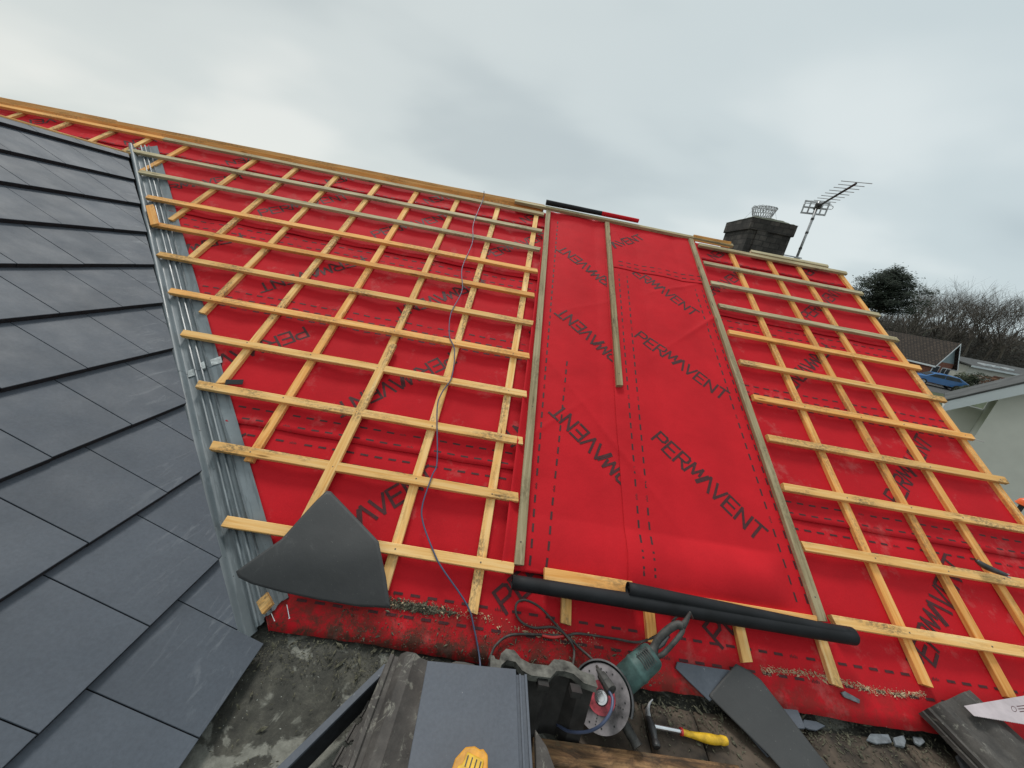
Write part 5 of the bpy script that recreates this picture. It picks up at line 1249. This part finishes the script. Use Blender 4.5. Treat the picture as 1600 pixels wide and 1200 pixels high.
spots = [(1452, 455, 74, .95, 'bare tree just right of the dark pine'), (1473, 448, 78, 1.1, 'bare tree with a broad pale crown, second right of the pine'), (1497, 462, 84, .9, 'smaller bare tree third right of the pine'), (1520, 458, 80, 1.0, 'tall bare tree above the apex of the blue grey gable'), (1540, 456, 86, 1.0, 'tall bare tree above the long white house, left one'), (1557, 462, 78, .9, 'bare tree above the middle of the long white house'), (1577, 464, 84, 1.0, 'bare tree near the right edge of the wood'), (1597, 466, 80, 1.05, 'bare tree cut by the right edge of the picture'), (1345, 452, 82, .9, 'bare tree leftmost, just showing left of the pine'), (1432, 470, 88, .9, 'bare tree half behind the right side of the pine'), (1620, 468, 78, 1.0, 'bare tree beyond the right edge')]
protos = {}
gt = 'bare winter trees of the wood'
for i, (px, py, yy, sc_, lb) in enumerate(spots):
    top_ = aty(px, py, yy); g0 = gz_(top_.x, top_.y); s_ = (top_.z - g0) / HT; k = i % 3
    t = thing('bare_tree', Vector((top_.x, top_.y, g0)), lb, 'tree', gt)
    t.matrix_basis = Matrix.Translation((top_.x, top_.y, g0)) @ Matrix.Rotation(i * 1.3, 4, 'Z') @ Matrix.Diagonal((s_ * 1.0, s_ * 1.0, s_, 1))
    if k not in protos:
        a = variants[k][0].build('trunk', M['bark'], None, smooth=True, recalc=False); b = variants[k][1].build('crown', M['twig'], None, recalc=False); protos[k] = (a, b)
    else:
        a, b = protos[k][0].copy(), protos[k][1].copy(); col.objects.link(a); col.objects.link(b)
    for o in (a, b): o.parent = t; o.matrix_parent_inverse = Matrix.Identity(4); o.matrix_basis = Matrix.Identity(4)
# the wood behind: one mass of trunks and twigs
r = random.Random(12); wm = MB()
for i in range(9000):
    yy = r.uniform(84, 112); px = r.uniform(1320, 1680); p = aty(px, 520, yy); g0 = gz_(p.x, p.y); hh = r.uniform(0, 1) ** .8 * (7.6 + 2.0 * noise.noise(Vector((p.x * .12, p.y * .12, 0))))
    a = Vector((p.x, p.y, g0 + hh)); d_ = Vector((r.gauss(0, .5), r.gauss(0, .5), r.uniform(.2, 1))).normalized() * r.uniform(.8, 2.6)
    wm.tube([a, a + d_ * .5 + Vector((r.gauss(0, .1), r.gauss(0, .1), 0)), a + d_], [.035, .025, .012], 3, cap=False)
for i in range(140):
    yy = r.uniform(86, 100); px = r.uniform(1320, 1680); p = aty(px, 520, yy); g0 = gz_(p.x, p.y); wm.tube([Vector((p.x, p.y, g0)), Vector((p.x + r.gauss(0, .4), p.y, g0 + r.uniform(6, 10)))], [.22, .08], 5, cap=False)
tag(wm.build('woodland', M['twig'], recalc=False), 'dense bare wood rising behind the houses', 'wood', kind='stuff')
M['under'] = simple('woodland_undergrowth', (.028, .027, .022), .95, var=.4, scale=.5, bmp=0)
us = MB()
for i in range(16000):
    yy = r.uniform(76, 104); px = r.uniform(1310, 1700); p = aty(px, 520, yy); g0 = gz_(p.x, p.y); hh = r.random() ** 1.1 * (7.2 + 2.0 * noise.noise(Vector((p.x * .08, p.y * .08, 4)))) * min(1, (yy - 70) / 16)
    c = Vector((p.x, p.y, g0 + hh)); a = Vector((r.gauss(0, 1), r.gauss(0, 1), r.gauss(0, 1))).normalized() * r.uniform(.12, .5); b_ = a.orthogonal().normalized() * r.uniform(.06, .25)
    us.add([c - a, c + b_, c + a, c - b_], [(0, 1, 2, 3)])
tag(us.build('undergrowth', M['under'], recalc=False), 'dark undergrowth and ivy filling the wood behind the houses', 'undergrowth', kind='stuff')
# pine with flat layered clumps
pt = aty(1402, 425, 66); g0 = gz_(pt.x, pt.y); PH = pt.z - g0
pn = thing('pine_tree', Vector((pt.x, pt.y, g0)), 'dark layered evergreen pine standing above the bare wood', 'tree')
b = MB(); b.tube([Vector((pt.x, pt.y, g0)), Vector((pt.x + .3, pt.y, g0 + PH * .5)), Vector((pt.x, pt.y, g0 + PH * .93))], [.38, .26, .08], 8); rr = random.Random(3); nd = MB()
for i in range(34):
    f = i / 33; h = g0 + PH * (.55 + .41 * f); rad = 5.0 * math.sqrt(max(0, 1 - (max(0, f - .25) / .80) ** 2)) * rr.uniform(.45, 1.08) + .3; an = i * 2.4; tip = Vector((pt.x + math.cos(an) * rad, pt.y + math.sin(an) * rad, h + rr.uniform(.0, .8)))
    b.tube([Vector((pt.x, pt.y, h - .5)), tip.lerp(Vector((pt.x, pt.y, h)), .4), tip], [.10, .07, .03], 4, cap=False)
    for c_ in (1.0, .62, .3):
        q = Vector((pt.x, pt.y, h)).lerp(tip, c_)
        for j in range(230):
            p = q + Vector((rr.gauss(0, .62), rr.gauss(0, .62), rr.gauss(.1, .34))); a = Vector((rr.gauss(0, 1), rr.gauss(0, 1), rr.gauss(0, .6))).normalized() * rr.uniform(.12, .26); bb_ = a.orthogonal().normalized() * .075
            nd.add([p - a, p + bb_, p + a, p - bb_], [(0, 1, 2, 3)])
b.build('trunk', M['bark'], pn, recalc=False); nd.build('crown', M['pine'], pn, recalc=False)
